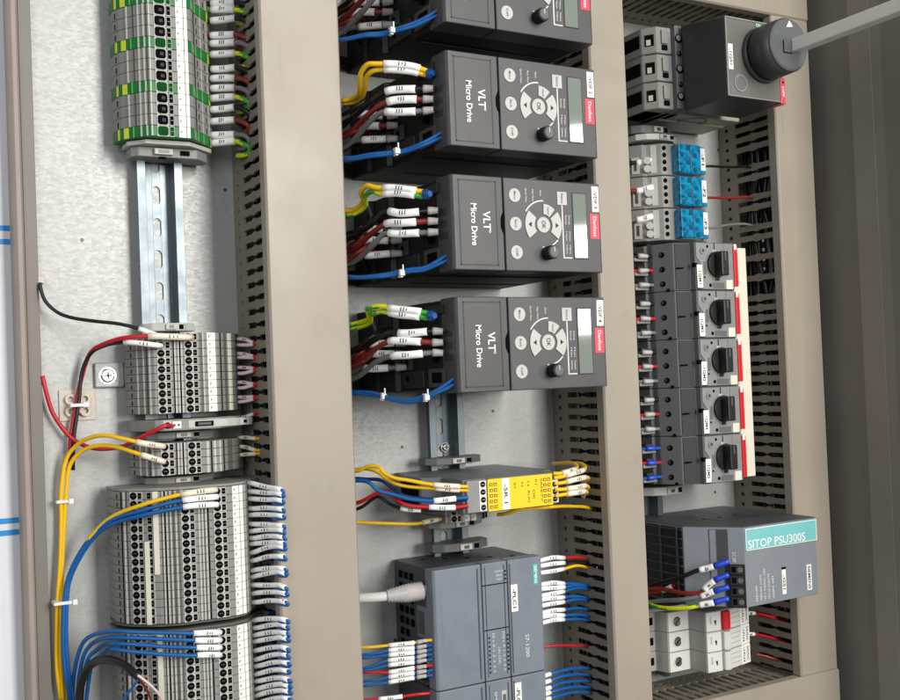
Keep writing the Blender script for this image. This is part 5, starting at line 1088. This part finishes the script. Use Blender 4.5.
# ------------------------------------------------------------------ controller wires
PL = [('yellow', [(341.9, 40, -211.2), (351.5, 46, -211.1), (360.3, 50, -211.1), (368.1, 54, -211.0), (386.1, 63, -209.7), (394.1, 67, -208.5), (399.8, 70, -208.0)]), ('blue', [(341.7, 40, -217.2), (351.3, 46, -217.0), (360.0, 50, -216.1), (368.0, 54, -215.0), (386.0, 63, -213.7), (393.9, 67, -212.6), (399.6, 70, -212.1)]), ('blue', [(341.6, 40, -219.8), (351.1, 46, -219.7), (359.9, 50, -219.0), (367.8, 54, -218.2), (385.8, 63, -217.2), (393.8, 67, -216.0), (399.5, 70, -215.5)]), ('blue', [(341.3, 40, -227.5), (350.8, 46, -227.3), (359.7, 50, -224.9), (367.6, 54, -222.4), (385.6, 63, -221.1), (393.6, 67, -220.0), (399.3, 70, -219.4)]), ('blue', [(341.2, 40, -229.1), (350.7, 46, -229.0), (359.5, 50, -227.7), (367.5, 54, -226.3), (385.5, 63, -225.1), (393.4, 67, -223.9), (399.1, 70, -223.4)]), ('red', [(341.1, 40, -230.7), (350.7, 46, -230.6), (359.4, 50, -231.1), (367.2, 54, -231.4), (385.3, 63, -229.7), (393.2, 67, -228.5), (398.9, 70, -228.0)]), ('blue', [(340.8, 40, -238.6), (350.4, 46, -238.4), (359.1, 50, -237.2), (367.1, 54, -235.8), (385.1, 63, -233.7), (393.0, 67, -232.5), (398.7, 70, -232.0)]), ('blue', [(340.7, 40, -241.7), (350.2, 46, -241.6), (359.0, 50, -240.6), (366.9, 54, -239.5), (384.9, 63, -237.6), (392.8, 67, -236.5), (398.5, 70, -235.9)])]
nb = 0
for i, (c, p) in enumerate(PL):
    if c == 'blue': nb += 1
    wire(p, c, {'yellow': 'yellow wire with a white sleeve into the left side of the controller', 'red': 'red wire with a white sleeve into the left side of the controller'}.get(c, 'blue wire with white sleeve left of controller, %s of six blue' % nth(nb-1, 6)), 1.25, sleeve=(.45,.77), ferrule=(.8,.92), group='wires left of the controller')
wire([(341.0, 46, -252.2), (353.2, 50, -252.2), (368.8, 58, -251.5), (384.6, 66, -250.0), (396.3, 68, -250.4)], 'red', 'red wire into the left side of the bottom controller module', 1.3, sleeve=(.3,.62))
t = thing('network_cable', 'pale grey network cable with a ribbed plug in the controller flank', 'network cable', (363.7, 50, -172.1))
cp = [(340.1, 36, -172.9), (351.5, 42, -172.6), (364.7, 48, -172.4), (378.5, 53, -171.6), (391.1, 57, -170.6), (406.6, 61, -169.2)]
b = MB(); b.tube(smooth(cp), 3.9, mat('grey_cable_sheath', '#dad8d6', .45, var=.04), 12); part(t, 'cable', b)
b = MB(); P = smooth(cp); q = sub(P, .46, .88, 24); b.tube(q, lambda f: 4.4+2.6*min(1, f*1.8)+(.9 if round(f*24) % 2 else 0), mat('clear_grey_boot', '#cbc8c6', .25, var=.12, trans=.25), 14); part(t, 'boot', b)
b = MB(); b.tube(sub(P, .85, 1., 3), 5.6, M['term_light'], 4); part(t, 'plug', b)
PR = [('red', [(505.7, 66, -158.4), (513.7, 68, -157.1), (523.2, 68, -156.7), (536.8, 64, -158.8), (555.3, 58, -161.7), (576.5, 46, -167.1), (588.7, 36, -171.2)]), ('black', [(505.4, 66, -162.6), (513.5, 68, -161.8), (523.0, 68, -162.0), (536.5, 64, -163.2), (555.1, 58, -164.8), (576.4, 46, -170.3), (588.5, 36, -174.4)]), ('yellow', [(505.2, 66, -168.3), (513.2, 68, -167.6), (522.7, 68, -167.9), (536.2, 64, -168.5), (554.9, 58, -169.2), (576.1, 46, -174.8), (588.3, 36, -179.0)]), ('blue', [(504.6, 66, -178.4), (512.7, 68, -177.8), (522.1, 68, -178.2), (535.6, 64, -181.0), (554.1, 58, -185.0), (575.3, 46, -190.9), (587.4, 36, -195.4)]), ('blue', [(504.4, 66, -182.4), (512.5, 68, -182.0), (521.9, 68, -182.5), (535.4, 64, -184.1), (554.0, 58, -186.3), (575.2, 46, -192.3), (587.3, 36, -196.8)]), ('blue', [(504.2, 66, -188.1), (512.2, 68, -187.1), (521.7, 68, -187.0), (535.3, 64, -187.8), (553.9, 58, -188.5), (575.1, 46, -194.5), (587.2, 36, -199.1)]), ('blue', [(504.0, 66, -192.0), (512.0, 68, -191.0), (521.5, 68, -191.0), (535.0, 64, -193.0), (553.5, 58, -195.9), (574.7, 46, -202.1), (586.8, 36, -206.7)]), ('blue', [(503.7, 66, -196.8), (511.8, 68, -195.6), (521.2, 68, -195.6), (534.8, 64, -196.7), (553.4, 58, -198.2), (574.6, 46, -204.4), (586.7, 36, -209.1)]), ('blue', [(503.4, 66, -202.8), (511.5, 68, -201.6), (520.9, 68, -201.5), (534.4, 64, -203.4), (553.0, 58, -206.1), (574.1, 46, -212.4), (586.2, 36, -217.3)]), ('blue', [(503.2, 66, -206.9), (511.2, 68, -205.7), (520.7, 68, -205.6), (534.2, 64, -208.2), (552.7, 58, -211.8), (573.8, 46, -218.4), (585.9, 36, -223.3)]), ('blue', [(503.0, 66, -212.2), (511.0, 68, -210.7), (520.5, 68, -210.3), (534.0, 64, -212.4), (552.5, 58, -215.3), (573.6, 46, -221.9), (585.7, 36, -226.9)])]
nb = 0
for c, p in PR:
    if c == 'blue': nb += 1
    wire(p, c, {'red': 'red wire with a white sleeve at the upper right of the controller', 'black': 'black wire with a white sleeve at the upper right of the controller', 'yellow': 'yellow wire with a white sleeve at the upper right of the controller'}.get(c, 'blue wire with white sleeve right of controller, %s of eight blue' % nth(nb-1, 8)), 1.35, sleeve=(.0,.34), group='wires right of the controller')
wire([(508.7, 50, -236.0), (518.3, 56, -235.0), (534.3, 56, -236.6), (559.8, 48, -242.3), (582.2, 36, -249.6)], 'red', 'single red wire at the lower right of the controller', 1.2)
for i, p in enumerate([[(502.1, 70, -254.9), (509.4, 73, -253.4), (521.7, 72, -252.7), (542.5, 64, -255.8), (566.1, 50, -262.9), (585.7, 36, -270.7)], [(501.9, 70, -260.4), (509.1, 73, -258.9), (521.4, 72, -258.2), (542.2, 64, -261.4), (565.8, 50, -268.7), (585.4, 36, -276.6)], [(501.6, 70, -265.8), (508.9, 73, -264.4), (521.2, 72, -263.7), (541.9, 64, -267.0), (565.5, 50, -274.4), (585.1, 36, -282.5)], [(501.3, 70, -270.8), (508.6, 73, -269.4), (520.9, 72, -268.8), (541.7, 64, -272.2), (565.2, 50, -279.7), (584.8, 36, -287.9)], [(501.1, 70, -275.5), (508.4, 73, -274.0), (520.7, 72, -273.4), (541.4, 64, -277.0), (564.9, 50, -284.6), (584.5, 36, -292.9)]]):
    wire(p, 'blue', 'blue wire fanning out right of the bottom controller module, %s of five' % nth(i, 5), 1.5, ferrule=(0,.1), ferrule_mat='sleeve', group='blue wires right of the bottom module')
# ------------------------------------------------------------------ wires of the right column
for i, (p, c) in enumerate(zip([[(661.1, 22, 202.3), (664.5, 27, 203.5), (671.1, 31, 204.1), (680.8, 36, 206.2), (689.2, 38, 207.8)], [(659.6, 22, 174.8), (663.0, 27, 176.1), (669.6, 31, 176.7), (679.2, 36, 178.7), (687.7, 38, 180.3)], [(658.1, 22, 146.4), (661.4, 27, 147.7), (668.0, 31, 148.4), (677.6, 36, 150.4), (686.0, 38, 151.9)]], ('black','brown','grey'))):
    wire(p, c, '%s wire with a white sleeve into the left of the %s fuse block' % (('black','reddish brown','grey')[i], ('uppermost','middle','lowest')[i]), 2.3, sleeve=(.3,.78), group='wires left of the blue covers')
for i, (p, c) in enumerate(zip([[(736.6, 44, 201.9), (750.8, 46, 202.2), (769.1, 44, 203.8), (787.8, 42, 205.2), (801.9, 42, 206.6), (813.9, 44, 204.4)], [(734.8, 44, 170.4), (748.8, 46, 170.6), (767.2, 44, 172.4), (785.9, 42, 174.0), (799.9, 42, 175.3), (811.9, 44, 173.0)], [(733.0, 44, 141.1), (747.1, 46, 141.1), (765.4, 44, 143.8), (784.1, 42, 146.3), (798.2, 42, 147.4), (810.1, 44, 145.0)]], ('black','brown','grey'))):
    wire(p, c, '%s wire from the %s blue cover into the broken slots of the duct' % (('black','reddish brown','grey')[i], ('uppermost','middle','lowest')[i]), 1.35, group='wires right of the blue covers')
k = 0
for i in range(5):
    for j in range(3):
        z = MPZ[i]-10.4-13.6*j; c = ('black','red','grey')[j] if i < 4 else ('blue','red','blue')[j]
        nm = ('uppermost','second','middle','fourth','lowest')[i]
        wire([(621,30,z+1.5),(630,40,z+.6),(638,49,z),(646,55,z),(652,56,z),(660,56,z)], c, '%s wire into the %s motor breaker from the left' % (({'blue':'blue upper','red':'red'}.get(c,c) if j == 0 else {'blue':'blue lower'}.get(c,c)), nm), 1.7, sleeve=(.3,.55), ferrule=(.66,.86), ferrule_mat='cap_blue' if i == 4 else 'cap_grey', group='wires left of the motor breakers')
        b = None
# terminals that the breaker wires enter, as dark screw cages
PSW = [('black', [(640.5, 40, -204.5), (647.8, 60, -195.8), (650.7, 84, -187.1), (655.3, 100, -180.0), (662.3, 108, -176.6), (668.1, 117, -172.9), (674.1, 122, -170.3)]), ('brown', [(640.6, 40, -202.7), (648.1, 62, -201.1), (651.0, 88, -201.0), (657.1, 102, -198.7), (661.3, 108, -192.5), (665.9, 116, -186.1), (673.4, 122, -182.2)]), ('grey', [(639.8, 40, -216.6), (645.1, 62, -211.8), (648.3, 88, -206.1), (656.9, 102, -202.7), (662.9, 111, -198.0), (666.7, 117, -195.4), (672.7, 122, -193.1)]), ('yg', [(640.1, 40, -212.0), (638.8, 58, -215.3), (640.2, 78, -214.8), (647.6, 96, -212.3), (656.0, 105, -209.3), (662.8, 113, -206.6), (667.6, 118, -204.6), (672.1, 122, -203.2)])]
for (c, p), nm in zip(PSW, ('black wire into the power supply, topmost of four','reddish brown wire into the power supply, second of four','grey wire into the power supply, third of four','green and yellow wire into the power supply, lowest of four')):
    wire(p, c, nm+', blue ferrule', 2.0, sleeve=(.72,.86), ferrule=(.86,1.), ferrule_mat='cap_blue', group='wires into the power supply')
wire([(653.9, 24, -210.7), (654.9, 40, -209.3), (655.1, 54, -205.2), (656.3, 72, -197.0), (666.1, 80, -195.1), (674.2, 84, -202.0)], 'red', 'loose red wire with a white sleeve under the power supply', 1.7, sleeve=(.42,.62))
wire([(645.7, 44, -224.3), (648.2, 58, -220.3), (653.4, 74, -216.4), (658.8, 84, -213.2)], 'white', 'short white sleeved wire end above the fuse holders', 1.8)
for i, p in enumerate([[(756.6, 56, -240.3), (765.3, 58, -240.7), (785.7, 54, -246.0), (809.3, 50, -253.9), (830.6, 46, -260.7)], [(755.3, 56, -260.6), (764.0, 58, -261.0), (784.4, 54, -266.6), (807.9, 50, -274.8), (829.2, 46, -282.0)]]):
    wire(p, 'red', 'red wire leaving the %s fuse holder to the right' % ('topmost','middle')[i], 1.35, sleeve=(0,.16), group='red wires right of the fuse holders')
for i, z in enumerate(FZ):
    wire([(622,24,z-8),(634,30,z-9),(645,34.5,z-9.4),(652,35,z-9.6),(654,32,z-9.8)], 'brown', 'dark red wire into the left end of the %s fuse holder' % ('topmost','middle','lowest')[i], 1.6, group='wires left of the fuse holders')
wire([(786.8, 40, -288.1), (796.4, 44, -290.8), (804.6, 48, -294.3), (813.5, 50, -298.4), (827.5, 46, -307.6)], 'brown', 'dark red wire hanging in the corner of the two slotted ducts', 1.4)
